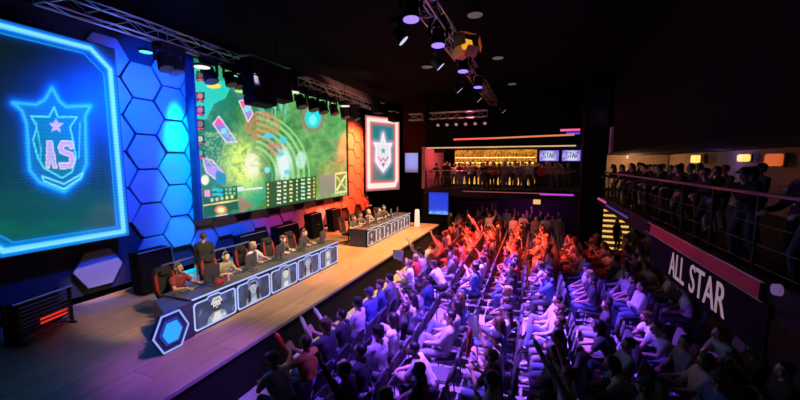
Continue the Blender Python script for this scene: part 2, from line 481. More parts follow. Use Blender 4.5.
def paint_far(gu, gv, P):
    X, Z = gu * FW, gv * FH
    p = Paint(X, Z, lin(30, 110, 118)); t = sstep(0, FH, Z)[..., None]
    p.c = np.array(lin(20, 120, 120)) * (1 - t) + np.array(lin(30, 130, 140)) * t
    cx, cz = FW * .5, FH * .52; S = 1.0
    p.put((X < .62) | (X > FW - .62) | (Z < .75) | (Z > FH - .62), lin(150, 100, 108))
    q = [(.26, .40), (FW - .45, .40), (FW - .26, .7), (FW - .26, FH - .26), (.26, FH - .26)]
    p.glow(q, .24, np.array(lin(255, 110, 100)) * .8, True); p.line(q, .13, lin(255, 236, 220), True); p.line([(.3, .34), (FW - .5, .34)], .18, lin(255, 240, 230))
    sh = [(cx, cz + 1.35), (cx + .22, cz + .62), (cx + .78, cz + .66), (cx + .62, cz + .3), (cx + .66, cz - .6), (cx + .4, cz - .95), (cx, cz - 1.35), (cx - .4, cz - .95), (cx - .66, cz - .6), (cx - .62, cz + .3), (cx - .78, cz + .66), (cx - .22, cz + .62)]
    p.glow(sh, .22, np.array(lin(230, 160, 210)) * .7, True); p.poly(sh, lin(235, 232, 240)); p.line(sh, .06, lin(255, 250, 255), True)
    st = [(cx + (.26 if k % 2 == 0 else .11) * math.sin(k * PI / 5), cz + .12 + (.26 if k % 2 == 0 else .11) * math.cos(k * PI / 5)) for k in range(10)]
    p.poly(st, lin(90, 170, 170)); p.line([(cx - .45, cz - .3), (cx - .2, cz - .62), (cx, cz - .4), (cx + .2, cz - .62), (cx + .45, cz - .3)], .05, lin(200, 120, 150))
    p.poly([(cx - .18, cz - .75), (cx + .18, cz - .75), (cx, cz - 1.05)], lin(150, 90, 170))
    return p.c


nrm = Vector((d2.y, -d2.x, 0))
screen_grid('display', (0, 0, 0), d2, (0, 0, 1), FW, FH, 90, 140, paint_far, led_mat('led_far_banner', 1.0, 0), fb)
b = B(); bx(b, d2 * FW / 2 - nrm * .12 + Vector((0, 0, FH / 2)), (FW + .05, .2, FH + .05), Euler((0, 0, math.atan2(d2.y, d2.x)))); obj('casing', b, BLACK, fb)

# ---- honeycomb stage wall
HEXM = mat('pale_hexagon_panel', (.27, .26, .285), .5)
hw = thing('honeycomb_wall', 'stage backdrop of large hexagon panels lit blue at one end and red at the other', 'stage wall', (12, 11.3, 1))
R = .615
hexes = []
PH = at_y(100, 268, 11.22)
hexes.append((PH.x, PH.z))
for i in range(-3, 20):
    X = 7.42 + .925 * i
    for k in range(-1, 7):
        Z = 7.17 - 1.065 * k - (.5325 if i % 2 else 0)
        if Z < 1.35 or Z > 8.2: continue
        if SX0 + .75 < X < SX1 - .4 and Z > 2.9: continue
        if X < 6.0 and Z > 2.4: continue
        if X < 5.4: continue
        if X > 22.3: continue
        if abs(X - PH.x) < 1.0 and abs(Z - PH.z) < 1.0: continue
        hexes.append((X, Z))
for (X, Z) in hexes:
    b = B(); rr = R - .03
    tilt = Euler((random.uniform(-.05, .05), 0, random.uniform(-.05, .05))).to_matrix()
    pts = [tilt @ Vector((rr * math.cos(a * PI / 3), 0, rr * math.sin(a * PI / 3))) for a in range(6)]
    vs = prism(b, pts, (0, .08, 0))
    bmesh.ops.recalc_face_normals(b, faces=b.faces[:])
    bmesh.ops.bevel(b, geom=b.edges[:], offset=.012, segments=2, affect='EDGES')
    obj('hexagon_panel', b, HEXM, hw, (X - 12, -.06, Z - 1))
b = B(); bx(b, (0, .09, 3.8), (22.0, .06, 7.4)); obj('backing_board', b, mat('backing_dark', (.02, .02, .03), .8), hw)

# ================================================================== STAGE AND DESKS
SF = 5.35
stage = thing('stage', 'raised stage with warm brown plank deck and plain black front skirt', 'stage', (11, SF, 0))
b = B(); bx(b, (-.3, 2.9, .96), (19.6, 5.8, .08)); obj('deck', b, WOOD, stage)
b = B(); bx(b, (-.3, .06, .45), (19.5, .1, .9)); bx(b, (9.43, 2.9, .45), (.1, 5.7, .9)); obj('skirt', b, mat('black_skirt_cloth', (.02, .018, .02), .9), stage)
b = B(); bx(b, (-.3, -.015, .965), (19.62, .03, .09), bev=.008); obj('edge_trim', b, mat('worn_edge_trim', (.42, .33, .3), .4), stage)

NEON = glow('neon_blue_white', (.40, .50, 1.0), 1.15)
NEONW = glow('neon_warm_white', (.85, .72, .74), .8)
DESKB = mat('desk_navy_laminate', (.03, .035, .07), .4)
DESKT = mat('desk_dark_top', (.05, .045, .05), .4)


def portrait(kind, tone, warm=False):
    """generic stylised half-length figures; none of them is anyone"""
    rnd = random.Random(kind * 13 + 5)
    def f(gu, gv, P):
        W, H = 1.06, .62; x, y = (gu - .5) * W * .8 + W * .5, gv * H * .82
        bgc = lin(50, 62, 92) if not warm else lin(52, 46, 56)
        p = Paint(x, y, bgc)
        n = vnoise(x * 9 + kind * 7, y * 9, kind); p.put(sstep(.4, .9, n), lin(84, 98, 150) if not warm else lin(120, 100, 110), .6)
        cx = W / 2 + rnd.uniform(-.04, .06); hz = .33
        p.poly([(cx - .2, .5), (cx - .05, .6), (cx + .17, .58), (cx + .22, .36), (cx, .26)], lin(84, 96, 168) if not warm else lin(110, 84, 96), .8)
        pale = lin(236, 236, 226) if tone == 0 else lin(190, 200, 220); mid = lin(150, 160, 186); dk = lin(28, 30, 46)
        if warm: pale = lin(236, 206, 200); mid = lin(176, 140, 140)
        w = rnd.uniform(.16, .24)
        p.poly([(cx - w, 0), (cx - w * .8, .14), (cx - .07, .20), (cx + .07, .20), (cx + w * .8, .14), (cx + w, 0)], mid)
        p.poly([(cx - w * .5, 0), (cx - .05, .18), (cx + .06, .18), (cx + w * .4, 0)], pale)
        if kind % 3 == 1:     # long hair
            p.ell(cx, hz - .02, .135, .19, mid if tone else dk); p.poly([(cx - .15, .05), (cx - .13, .34), (cx - .06, .3), (cx - .07, .06)], dk)
            p.poly([(cx + .16, .04), (cx + .13, .34), (cx + .06, .3), (cx + .08, .06)], dk)
        elif kind % 3 == 2:   # hooded
            p.poly([(cx - .15, .14), (cx - .13, .42), (cx, .53), (cx + .13, .42), (cx + .15, .14)], mid)
        else:                 # short hair with headband
            p.ell(cx, hz + .05, .11, .115, dk)
        p.ell(cx, hz, .082, .105, pale, 1, .1)
        p.poly([(cx - .085, hz + .05), (cx - .03, hz + .085), (cx + .085, hz + .05), (cx + .07, hz + .12), (cx - .07, hz + .12)], dk if kind % 2 else mid)
        for s in (-1, 1): p.ell(cx + s * .034, hz + .012, .02, .009, dk)
        p.line([(cx - .006, hz), (cx + .004, hz - .03)], .005, mid); p.line([(cx - .022, hz - .052), (cx + .022, hz - .052)], .006, dk)
        if kind == 0:
            p.poly([(cx - .075, hz - .035), (cx + .075, hz - .035), (cx + .05, hz - .12), (cx - .05, hz - .12)], dk); p.ell(cx, hz - .062, .03, .008, pale)
            p.ell(cx - .1, hz, .022, .04, dk); p.ell(cx + .1, hz, .022, .04, dk); p.line([(cx - .1, hz + .04), (cx - .06, hz + .125), (cx + .06, hz + .125), (cx + .1, hz + .04)], .016, pale)
        for _ in range(5):
            a = rnd.uniform(.12, W - .12); bz = rnd.uniform(.05, .5); L = rnd.uniform(.05, .14)
            if abs(a - cx) > .2: p.line([(a, bz), (a + L * .5, bz + L)], .012, lin(140, 156, 200) if not warm else lin(190, 160, 160), a=.7)
        return p.c
    return f


def text_mesh(txt, h, sx=1.0, depth=.01):
    cu = bpy.data.curves.new('lettering', 'FONT'); cu.body = txt; cu.size = h * 1.4; cu.extrude = depth; cu.align_x = 'CENTER'
    o = bpy.data.objects.new('tmp_text', cu); C.objects.link(o)
    bpy.context.view_layer.update()
    me = bpy.data.meshes.new_from_object(o.evaluated_get(bpy.context.evaluated_depsgraph_get()))
    bpy.data.objects.remove(o); bpy.data.curves.remove(cu)
    me.transform(Matrix.Diagonal((sx, 1, 1, 1)))
    return me


def frame_pts(W, H, c, inset, notch=.05):
    i = inset
    return [(i + c, i), (W - i - c, i), (W - i, i + c), (W - i, H - i - c), (W - i - c, H - i), (W * .62, H - i), (W * .58, H - i + notch), (W * .34, H - i + notch), (W * .30, H - i), (i + c, H - i), (i, H - i - c), (i, i + c)]


def desk(x0, n, pw, label, warm, kinds, end_label=None):
    L = n * pw
    t = thing('player_desk', label, 'desk', (x0, 6.75, 1.0))
    b = B(); bx(b, (L / 2, .42, .78), (L + .04, .9, .04), bev=.008); obj('tabletop', b, DESKT, t)
    b = B(); bx(b, (L / 2, .03, .38), (L, .06, .76)); bx(b, (.03, .42, .38), (.06, .84, .76)); bx(b, (L - .03, .42, .38), (.06, .84, .76)); obj('body', b, DESKB, t)
    b = B(); bx(b, (L / 2, -.05, .795), (L + .02, .04, .025)); obj('light_strip', b, NEONW if warm else NEON, t)
    b = B(); bx(b, (L / 2, -.012, .02), (L, .015, .03)); obj('kick_strip', b, DESKB, t)
    for k in range(n):
        W, Hh = pw - .06, .66
        X0 = k * pw + .03
        pn = screen_grid('front_panel', (0, 0, 0), (1, 0, 0), (0, 0, 1), W, Hh - .04, 84, 52, portrait(kinds[k], k % 2, warm), led_mat('panel_print_%d_%d' % (warm, k), .85 if not warm else .8), t)
        pn.location = (X0, -.012, .06)
        b = B(); o_ = frame_pts(W, Hh - .04, .05, -.005); i_ = frame_pts(W, Hh - .04, .05, .022)
        ringp(b, [(x, 0, z) for x, z in o_], [(x, 0, z) for x, z in i_], (0, -.02, 0)); fr = obj('neon_frame', b, NEONW if warm else NEON, pn)
        if k == 0 and not warm:
            me = text_mesh('UCHIER', .085, .95, .004); me.materials.append(glow('caption_white', (.8, .82, .9), .9))
            c = obj('caption', me, None, pn); c.location = (W * .55, -.014, .05); c.rotation_euler = (PI / 2, 0, 0)
    return t


DX0 = at_y(194, 322, 6.7).x; DPW = (at_y(338.5, 255, 6.7).x - DX0) / 5
d1 = desk(DX0, 5, DPW, 'long player desk with blue-white neon panels and a hexagon sign on its end', False, [0, 1, 5, 4, 2])
# hexagon sign on the near end of the first desk
hs = B(); RX, RZ = .375, .40
def hexpts(r, y): return [(r * RX * math.cos(a * PI / 3), y, r * RZ * math.sin(a * PI / 3) / .866 * .95) for a in range(6)]
prism(hs, hexpts(1.0, 0), (0, .08, 0)); sg = obj('hexagon_sign', hs, DESKB, d1); hp = at_y(172, 331.5, 6.55); sg.location = (hp.x - DX0, -.18, hp.z - 1); sg.rotation_euler = (0, 0, .0)
b = B(); ringp(b, hexpts(1.0, -.004), hexpts(.92, -.004), (0, -.02, 0)); obj('neon_outline', b, glow('neon_blue', (.26, .40, 1.0), 1.05), sg)
b = B(); prism(b, hexpts(.66, -.004), (0, -.02, 0)); obj('blue_plate', b, glow('neon_royal_blue', (.01, .05, .45), .8), sg)
b = B(); prism(b, hexpts(.52, -.026), (0, -.02, 0)); obj('cyan_core', b, glow('neon_cyan', (.02, .40, 1.0), 1.0), sg)
b = B(); prism(b, [(-.62, -.05, 0), (0, -.05, 0), (0, .8, 0), (-.25, .8, 0)], (0, 0, .76)); obj('end_cabinet', b, DESKB, d1)

d2_ = desk(13.55, 6, .93, 'long player desk with warm white edged portrait panels at far end of stage', True, [1, 2, 0 + 3, 4, 5, 7])
b = B(); tube(b, (19.35, 6.35, 1.0), (19.35, 6.35, 1.95), .16, .13, 16); ball(b, (19.35, 6.35, 1.95), .13, 2, (1, 1, .5))
tag(obj('lantern', b, glow('lantern_white', (1, .75, .5), 1.0), smooth=True), 'glowing white upright lantern at the far end of the second desk', 'lamp')

# monitors, keyboards, mice on the desks (players look over them towards the hall)
def monitor(loc, rz, label):
    t = thing('monitor', label, 'monitor', loc, rz, 'monitors on the player desks')
    b = B(); bx(b, (0, 0, .30), (.56, .035, .33), bev=.008); obj('case', b, DGREY, t)
    b = B(); bx(b, (0, .0185, .30), (.53, .004, .30)); obj('screen', b, glow('monitor_glow', (.10, .14, .2), .8), t)
    b = B(); tube(b, (0, -.03, .01), (0, -.03, .28), .02); bx(b, (0, -.03, .008), (.24, .18, .016), bev=.004); obj('stand', b, DGREY, t)
    return t


def keyboard(loc, label):
    t = thing('keyboard', label, 'keyboard', loc, 0, 'keyboards on the player desks')
    b = B(); bx(b, (0, 0, .012), (.44, .15, .024), bev=.005); obj('case', b, DGREY, t)
    b = B()
    for r in range(5):
        for c in range(14): bx(b, (-.2 + c * .0305, -.055 + r * .027, .027), (.024, .021, .008))
    obj('keys', b, mat('grey_keycaps', (.12, .12, .13), .5), t)
    return t


def mouse(loc, label):
    b = B(); ball(b, (0, 0, .014), .03, 2, (1, 1.7, .75)); o = obj('mouse', b, DGREY, None, loc, True)
    return tag(o, label, 'mouse', 'mice on the player desks')


P1 = [5.62, 6.85, 8.0, 9.15, 10.3]; P2 = [14.0, 14.9, 15.85, 16.8, 17.75, 18.65][:5]
MS = []
for di, xs in ((0, P1), (1, P2)):
    dn = 'blue neon desk' if di == 0 else 'far desk'
    for k, x in enumerate(xs):
        monitor((x + (.34 if di == 0 else .3), 7.08, 1.8), PI - PI + .25, 'dark monitor facing the %s player from the near end, %s' % (ordinal(k + 1), dn))
        keyboard((x - .08, 7.32, 1.8), 'dark keyboard of the %s player from the near end, %s' % (ordinal(k + 1), dn))
        mouse((x - .42, 7.34, 1.8), 'dark mouse of the %s player from the near end, %s' % (ordinal(k + 1), dn))
b = B(); bx(b, (0, 0, .04), (.2, .14, .08), bev=.02)
tag(obj('pouch', b, RED, None, (6.12, 7.05, 1.8)), 'small red pouch lying on the blue neon desk beside the first player', 'pouch')
b = B(); tube(b, (0, 0, 0), (0, 0, .17), .032, .032, 12); tube(b, (0, 0, .17), (0, 0, .2), .014, .014, 10)
tag(obj('bottle', b, mat('pink_bottle', (.7, .25, .4), .3), None, (6.33, 6.98, 1.8)), 'pink drinks bottle on the blue neon desk beside the red pouch', 'bottle')


# gaming chairs
def gaming_chair(loc, rz, label):
    t = thing('gaming_chair', label, 'chair', loc, rz, 'gaming chairs behind the player desks')
    b = B(); bx(b, (0, 0, .44), (.5, .5, .1), bev=.035); bx(b, (-.23, .02, .48), (.09, .44, .09), bev=.03); bx(b, (.23, .02, .48), (.09, .44, .09), bev=.03); obj('seat', b, CHM, t, smooth=False)
    b = B(); pts = [(-.2, 0, .5), (.2, 0, .5), (.27, 0, .75), (.25, 0, .98), (.17, 0, 1.2), (-.17, 0, 1.2), (-.25, 0, .98), (-.27, 0, .75)]
    prism(b, [(x, -.24 - (z - .5) * .16, z) for x, _, z in pts], (0, -.09, 0)); bk = obj('backrest', b, CHM, t)
    for s in (-1, 1):
        b = B(); prism(b, [(s * x, -.215 - (z - .5) * .16, z) for x, z in ((.19, .54), (.25, .75), (.24, 1.03), (.18, 1.1))], (0, -.02, 0)); obj('side_bolster', b, DRED, bk)
    b = B(); bx(b, (0, -.295, 1.08), (.26, .07, .13), bev=.025); obj('head_pillow', b, CHM, bk)
    for s in (-1, 1):
        b = B(); tube(b, (s * .29, -.02, .42), (s * .3, -.02, .64), .018); bx(b, (s * .3, .02, .66), (.08, .26, .03), bev=.01); obj('armrest', b, DGREY, t)
    b = B(); tube(b, (0, 0, .1), (0, 0, .4), .03); obj('gas_lift', b, SATIN, t)
    b = B()
    for k in range(5): tube(b, (0, 0, .11), (.3 * math.cos(k * 1.2566), .3 * math.sin(k * 1.2566), .07), .028, .018)
    obj('star_base', b, SATIN, t)
    for k in range(5):
        b = B(); tube(b, (.3 * math.cos(k * 1.2566) - .015, .3 * math.sin(k * 1.2566), .03), (.3 * math.cos(k * 1.2566) + .015, .3 * math.sin(k * 1.2566), .03), .03, seg=10); obj('caster', b, SATIN, t)
    return t


DRED = mat('dark_red_leatherette', (.3, .02, .02), .5)
CHM = mat('black_leatherette', (.03, .028, .03), .45)
gc0 = None
for di, xs in ((0, P1), (1, P2)):
    for k, x in enumerate(xs):
        lb = 'black gaming chair of the %s player from the near end, %s' % (ordinal(k + 1), 'blue neon desk' if di == 0 else 'far desk')
        if gc0 is None: gc0 = gaming_chair((x, 7.93, 1.0), PI, lb)
        else: dup(gc0, (x, 7.93, 1.0), PI, lb)

# black equipment cases standing behind the players
def case(loc, rz, label, s=(1.25, .5, 1.15)):
    t = thing('equipment_case', label, 'case', loc, rz, 'black cases along the back of the stage')
    w, d, h = s
    b = B(); prism(b, [(-w / 2, -d / 2, .04), (w / 2, -d / 2, .04), (w / 2 - .04, -d / 2 + .16, h), (-w / 2 + .04, -d / 2 + .16, h)], (0, d - .16, 0)); obj('shell', b, mat('black_case_vinyl', (.005, .005, .005), .7), t)
    b = B(); tube(b, (-w / 2 + .03, -d / 2 + .15, h), (w / 2 - .03, -d / 2 + .15, h), .013); tube(b, (w / 2, -d / 2, .05), (w / 2 - .04, -d / 2 + .15, h), .013); obj('metal_edge', b, STEEL, t)
    b = B(); tube(b, (-.12, -d / 2 + .03, h * .55), (.12, -d / 2 + .03, h * .55), .012); obj('handle', b, STEEL, t)
    return t


for x, y, rz, w, lb in ((at_y(150, 270, 10.3).x + .1, 10.3, .05, 1.05, 'tall black equipment case standing beside the pale hexagon behind the first player'),
                        (8.6, 10.2, 0, .95, 'black equipment case behind the standing man at the back of the stage'),
                        (10.6, 10.3, 0, 1.5, 'wide black equipment case below the game screen behind the third and fourth players'),
                        (12.6, 10.3, .0, 1.5, 'black equipment case below the purple lit part of the honeycomb'),
                        (14.6, 10.2, .08, 1.1, 'leaning black case in the gap between the two desks, first of two'),
                        (16.5, 10.2, .08, 1.1, 'leaning black case just before the far desk players, second of two')):
    case((x, y, 1.0), rz, lb, (w, .55, .75 if 8 < x < 10 else .95 if 10 < x < 13.5 else 1.2))

# metal barrier behind the first players
t = thing('barrier', 'low metal tube barrier on the stage behind the blue neon desk', 'barrier', (7.2, 9.3, 1.0))
b = B(); tube(b, (-.9, 0, .95), (2.2, 0, .95), .02); tube(b, (-.9, 0, .5), (2.2, 0, .5), .014); obj('rails', b, STEEL, t)
for k in range(4):
    b = B(); tube(b, (-.9 + k * 1.033, 0, 0), (-.9 + k * 1.033, 0, .95), .018); bx(b, (-.9 + k * 1.033, 0, .01), (.06, .3, .02)); obj('post', b, STEEL, t)

# slatted rack with a red light inside, near corner of the stage
pA, pB = at_z(20, 346, 1.0), at_z(73, 322, 1.0)
dv = (pB - pA); Lr = dv.length; rzr = math.atan2(dv.y, dv.x)
t = thing('slatted_rack', 'low black slatted metal rack with a red light glowing inside, on the stage floor', 'rack', pA, rzr)
b = B()
for k in range(9): bx(b, (Lr / 2, .0, .07 + k * .085), (Lr - .06, .03, .028), Euler((.5, 0, 0)))
obj('slats', b, mat('worn_dark_metal', (.14, .12, .12), .4, .6), t)
for x in (0.02, Lr - .02):
    b = B(); bx(b, (x, 0, .42), (.05, .06, .84)); bx(b, (x, .3, .42), (.05, .06, .84)); bx(b, (x, .15, .02), (.06, .5, .04)); obj('upright', b, SATIN, t)
b = B(); tube(b, (-.05, 0, .86), (Lr + .05, 0, .86), .022); obj('top_rail', b, STEEL, t)
b = B(); bx(b, (Lr * .72, .1, .28), (Lr * .5, .04, .17)); obj('red_light', b, glow('red_light', (1, .03, .01), .9), t)
b = B(); bx(b, (Lr / 2, .3, .4), (Lr, .03, .8)); obj('back_panel', b, BLACK, t)

# ================================================================== PEOPLE
SKIN = [mat('skin_light', (.62, .40, .30), .55), mat('skin_tan', (.46, .28, .19), .55), mat('skin_brown', (.24, .13, .08), .55)]
EYEW = mat('eye_white', (.8, .8, .8), .3); PUP = mat('eye_dark', (.02, .015, .01), .2); LIP = mat('lip', (.4, .14, .13), .5)
HAIRM = {'black': mat('hair_black', (.012, .01, .01), .5), 'brown': mat('hair_brown', (.09, .045, .02), .5), 'fair': mat('hair_fair', (.45, .3, .13), .5)}
CLOTH = {'white': mat('cloth_white', (.78, .77, .78), .85), 'pale': mat('cloth_pale_grey', (.5, .49, .53), .85), 'grey': mat('cloth_grey', (.24, .24, .26), .85),
         'dark': mat('cloth_dark', (.055, .055, .07), .85), 'black': mat('cloth_black', (.02, .02, .022), .85), 'maroon': mat('cloth_maroon', (.22, .03, .035), .85), 'red': mat('cloth_red', (.55, .04, .04), .85),
         'blue': mat('cloth_blue', (.08, .13, .42), .85), 'orange': mat('cloth_orange', (.7, .25, .05), .85), 'denim': mat('cloth_denim', (.10, .14, .26), .85),
         'olive': mat('cloth_olive', (.2, .19, .12), .85)}
SHOEM = {'dark': mat('shoe_dark', (.03, .03, .03), .5), 'white': mat('shoe_white', (.75, .75, .75), .5)}
V = Vector


def ik(S, T, l1, l2, pole):
    d = T - S; L = min(d.length, (l1 + l2) * .998); n = d.normalized(); T = S + n * L
    a = (l1 * l1 - l2 * l2 + L * L) / (2 * L); h = math.sqrt(max(l1 * l1 - a * a, 0))
    p = pole - n * pole.dot(n)
    p = p.normalized() if p.length > 1e-5 else V((0, 0, 1))
    return S + n * a + p * h, T


def figure(P, lean, hands, feet, knees=None, head=(0, 0), twist=0.0, grip=.5, hdir=None, slim=1.0):
    """capsules (a, b, ra, rb, tag) of a whole figure facing +Y, plus the head frame and the palm centres"""
    P = V(P); caps = []
    up = V((0, math.sin(lean), math.cos(lean)))
    sx = V((math.cos(twist), math.sin(twist), 0)); X = V((1, 0, 0))
    fw = V((0, math.cos(lean), -math.sin(lean)))
    def c(a, b, ra, rb, t): caps.append((V(a), V(b), ra, rb, t))
    c(P - X * .075, P + X * .075, .112, .112, 'pants')
    wa, ch, uc = P + up * .17, P + up * .33, P + up * .42
    for s in (-1, 1):
        c(P + X * s * .06 + up * .03, wa + X * s * .055, .11, .10, 'shirt'); c(wa + sx * s * .055, ch + sx * s * .085, .10, .112, 'shirt')
        c(ch + sx * s * .085, uc + sx * s * .1, .112, .09, 'shirt')
    c(wa, ch + fw * .01, .11, .115, 'shirt')
    nb_ = P + up * .485
    c(uc - sx * .09, uc + sx * .09, .09, .09, 'shirt')
    hl = lean * .45
    hup = V((0, math.sin(hl + .1), math.cos(hl + .1)))
    hc = nb_ + hup * .175
    c(nb_ - up * .03, nb_ + hup * .12, .06, .054, 'skin')
    for s in (-1, 1): c(nb_ + sx * s * .04 - up * .02, P + up * .445 + sx * s * .165, .062, .062, 'shirt')
    HM = Matrix.Translation(hc) @ Euler((-hl * .6 - head[1], 0, head[0] + twist), 'XYZ').to_matrix().to_4x4()
    def h(a, b, ra, rb, t='head'): c(HM @ V(a), HM @ V(b), ra, rb, t)
    h((0, -.03, .04), (0, .012, .04), .083, .08); h((0, .02, .02), (0, .035, -.055), .066, .046); h((0, .05, -.085), (0, .052, -.08), .028, .028)
    h((0, .088, .022), (0, .108, -.022), .011, .017); h((-.03, .078, .034), (.03, .078, .034), .017, .017)
    for s in (-1, 1):
        h((s * .078, -.012, .028), (s * .074, -.006, -.018), .016, .011); h((s * .04, .055, -.01), (s * .035, .05, -.04), .03, .026)
    h((-.018, .086, -.05), (.018, .086, -.05), .010, .010, 'lip')
    palms = []
    for i, s in enumerate((-1, 1)):
        S = P + up * .445 + sx * s * .178
        T = V(hands[i])
        E, W = ik(S, T, .285, .25, V((s * .7, -.5, -.55)))
        c(S, S.lerp(E, .62), .060 * slim, .052 * slim, 'shirt'); c(S.lerp(E, .55), E, .047, .043, 'sleeve'); c(E, W, .043, .029, 'fore')
        d = (W - E).normalized() if hdir is None or hdir[i] is None else V(hdir[i]).normalized()
        inn = V((-s, 0, 0)); 
        th = (inn - d * inn.dot(d)); th = th.normalized() if th.length > .2 else V((0, 0, 1))   # thumb side: towards the middle
        nrm = d.cross(th) * (1 if s > 0 else -1)
        if nrm.z < -.2: nrm = -nrm
        curl = -nrm
        for k, (o, fl) in enumerate(((.036, .070), (.012, .080), (-.012, .075), (-.035, .058))):
            K = W + d * .092 + th * o
            c(W + d * .012 + th * o * .55, K, .0165, .0125, 'skin')
            sd = (d + th * o * 3.2).normalized(); g = grip
            f1 = (sd * math.cos(g) + curl * math.sin(g)).normalized(); f2 = (sd * math.cos(2 * g) + curl * math.sin(2 * g)).normalized()
            M1 = K + f1 * fl * .55; c(K, M1, .0105, .0095, 'skin'); c(M1, M1 + f2 * fl * .45, .0095, .0078, 'skin')
        tb = W + d * .03 + th * .026; t1 = tb + (d * .6 + th * .75 + curl * .2).normalized() * .042
        c(tb, t1, .0145, .012, 'skin'); c(t1, t1 + (d * .9 + th * .25 + curl * .3).normalized() * .032, .0115, .009, 'skin')
        palms.append((W + d * .075 + curl * .035, d, th))
    for i, s in enumerate((-1, 1)):
        Hh = P + X * s * .092; A = V(feet[i][:3]); yaw = feet[i][3] if len(feet[i]) > 3 else s * -.15
        K, A = ik(Hh, A, .445, .43, V(knees[i]) if knees else V((s * .12, 1, .25)))
        c(Hh, Hh.lerp(K, .6), .092, .076, 'pants'); c(Hh.lerp(K, .6), K, .076, .060, 'pants'); c(K, K.lerp(A, .35), .060, .056, 'pants'); c(K.lerp(A, .35), A, .056, .042, 'pants')
        fd = V((math.sin(-yaw), math.cos(yaw), 0)); z = A.z - .052
        dn = V((0, 0, -.052)) if A.z < .2 else (A - K).normalized() * .052
        c(A + dn * .2, A + dn - fd * .035, .045, .040, 'shoe'); c(A + dn - fd * .035, A + dn + fd * .15, .040, .034, 'shoe'); c(A + dn * .3, A + dn + fd * .11, .042, .034, 'shoe')
    return caps, HM, palms


def capsule_bm(bm, a, b, ra, rb, seg=12):
    d = b - a; L = d.length
    q = d.to_track_quat('Z', 'Y') if L > 1e-6 else Matrix.Identity(3).to_quaternion()
    rings = [(-ra * math.cos(t), ra * math.sin(t)) for t in (.5, 1.05)] + [(0, ra)] + [(L, rb)] + [(L + rb * math.cos(t), rb * math.sin(t)) for t in (1.05, .5)]
    vs = []
    for z, r in rings: vs.append([bm.verts.new(a + q @ V((r * math.cos(k * 2 * PI / seg), r * math.sin(k * 2 * PI / seg), z))) for k in range(seg)])
    for i in range(len(vs) - 1):
        for k in range(seg): bm.faces.new((vs[i][k], vs[i][(k + 1) % seg], vs[i + 1][(k + 1) % seg], vs[i + 1][k]))
    p0 = bm.verts.new(a + q @ V((0, 0, -ra))); p1 = bm.verts.new(a + q @ V((0, 0, L + rb)))
    for k in range(seg): bm.faces.new((p0, vs[0][(k + 1) % seg], vs[0][k])); bm.faces.new((p1, vs[-1][k], vs[-1][(k + 1) % seg]))


def remeshed(bm, voxel, faces, smooth_it=2):
    me = bpy.data.meshes.new('tmp'); bm.to_mesh(me); bm.free()
    o = bpy.data.objects.new('tmp', me); C.objects.link(o)
    m = o.modifiers.new('r', 'REMESH'); m.mode = 'VOXEL'; m.voxel_size = voxel
    s = o.modifiers.new('s', 'SMOOTH'); s.factor = .5; s.iterations = smooth_it
    def grab():
        bpy.context.view_layer.update(); dg = bpy.context.evaluated_depsgraph_get()
        return bpy.data.meshes.new_from_object(o.evaluated_get(dg))
    full = grab(); n = len(full.polygons) * 2
    outs = []
    for f in faces:
        dm = o.modifiers.new('d', 'DECIMATE'); dm.ratio = min(1, f / n); outs.append(grab()); o.modifiers.remove(dm)
    bpy.data.meshes.remove(full); bpy.data.objects.remove(o); bpy.data.meshes.remove(me)
    return outs


def face_tags(me, caps, short):
    ce = np.zeros(len(me.polygons) * 3); me.polygons.foreach_get('center', ce); ce = ce.reshape(-1, 3)
    best = np.full(len(ce), 1e9); tg = np.zeros(len(ce), int)
    names = ['skin', 'shirt', 'pants', 'shoe', 'lip']
    m = {'skin': 0, 'head': 0, 'shirt': 1, 'pants': 2, 'shoe': 3, 'lip': 4, 'sleeve': 0 if short else 1, 'fore': 0 if short else 1}
    for a, b, ra, rb, t in caps:
        a_, b_ = np.array(a), np.array(b); d = b_ - a_; L = d @ d + 1e-12
        s = np.clip(((ce - a_) @ d) / L, 0, 1)
        dist = np.linalg.norm(ce - a_ - s[:, None] * d, axis=1) - (ra + (rb - ra) * s)
        k = dist < best; best[k] = dist[k]; tg[k] = m[t]
    return tg


def shell(me, tg, which, off, name):
    """clothing: the covered faces lifted off the body, closed back to the skin along their hems"""
    bm = bmesh.new(); bm.from_mesh(me); bm.faces.ensure_lookup_table()
    bmesh.ops.delete(bm, geom=[f for f in bm.faces if tg[f.index] != which], context='FACES')
    # stray specks
    bm.normal_update()
    nr = {v: v.normal.copy() for v in bm.verts}
    r = bmesh.ops.extrude_edge_only(bm, edges=[e for e in bm.edges if e.is_boundary])
    new = {v for v in r['geom'] if isinstance(v, bmesh.types.BMVert)}
    for v, n in nr.items():
        if v not in new: v.co += n * off
    out = bpy.data.meshes.new(name); bm.to_mesh(out); bm.free()
    out.polygons.foreach_set('use_smooth', [True] * len(out.polygons))
    return out


class Proto: pass


def eyes_into(bm, HM):
    for s in (-1, 1):
        for r, y, mi in ((.0125, .083, 1), (.0068, .0925, 2)):
            n0 = len(bm.faces); ball(bm, HM @ V((s * .031, y, .012)), r, 1)
            bm.faces.ensure_lookup_table()
            for f in bm.faces[n0:]: f.material_index = mi


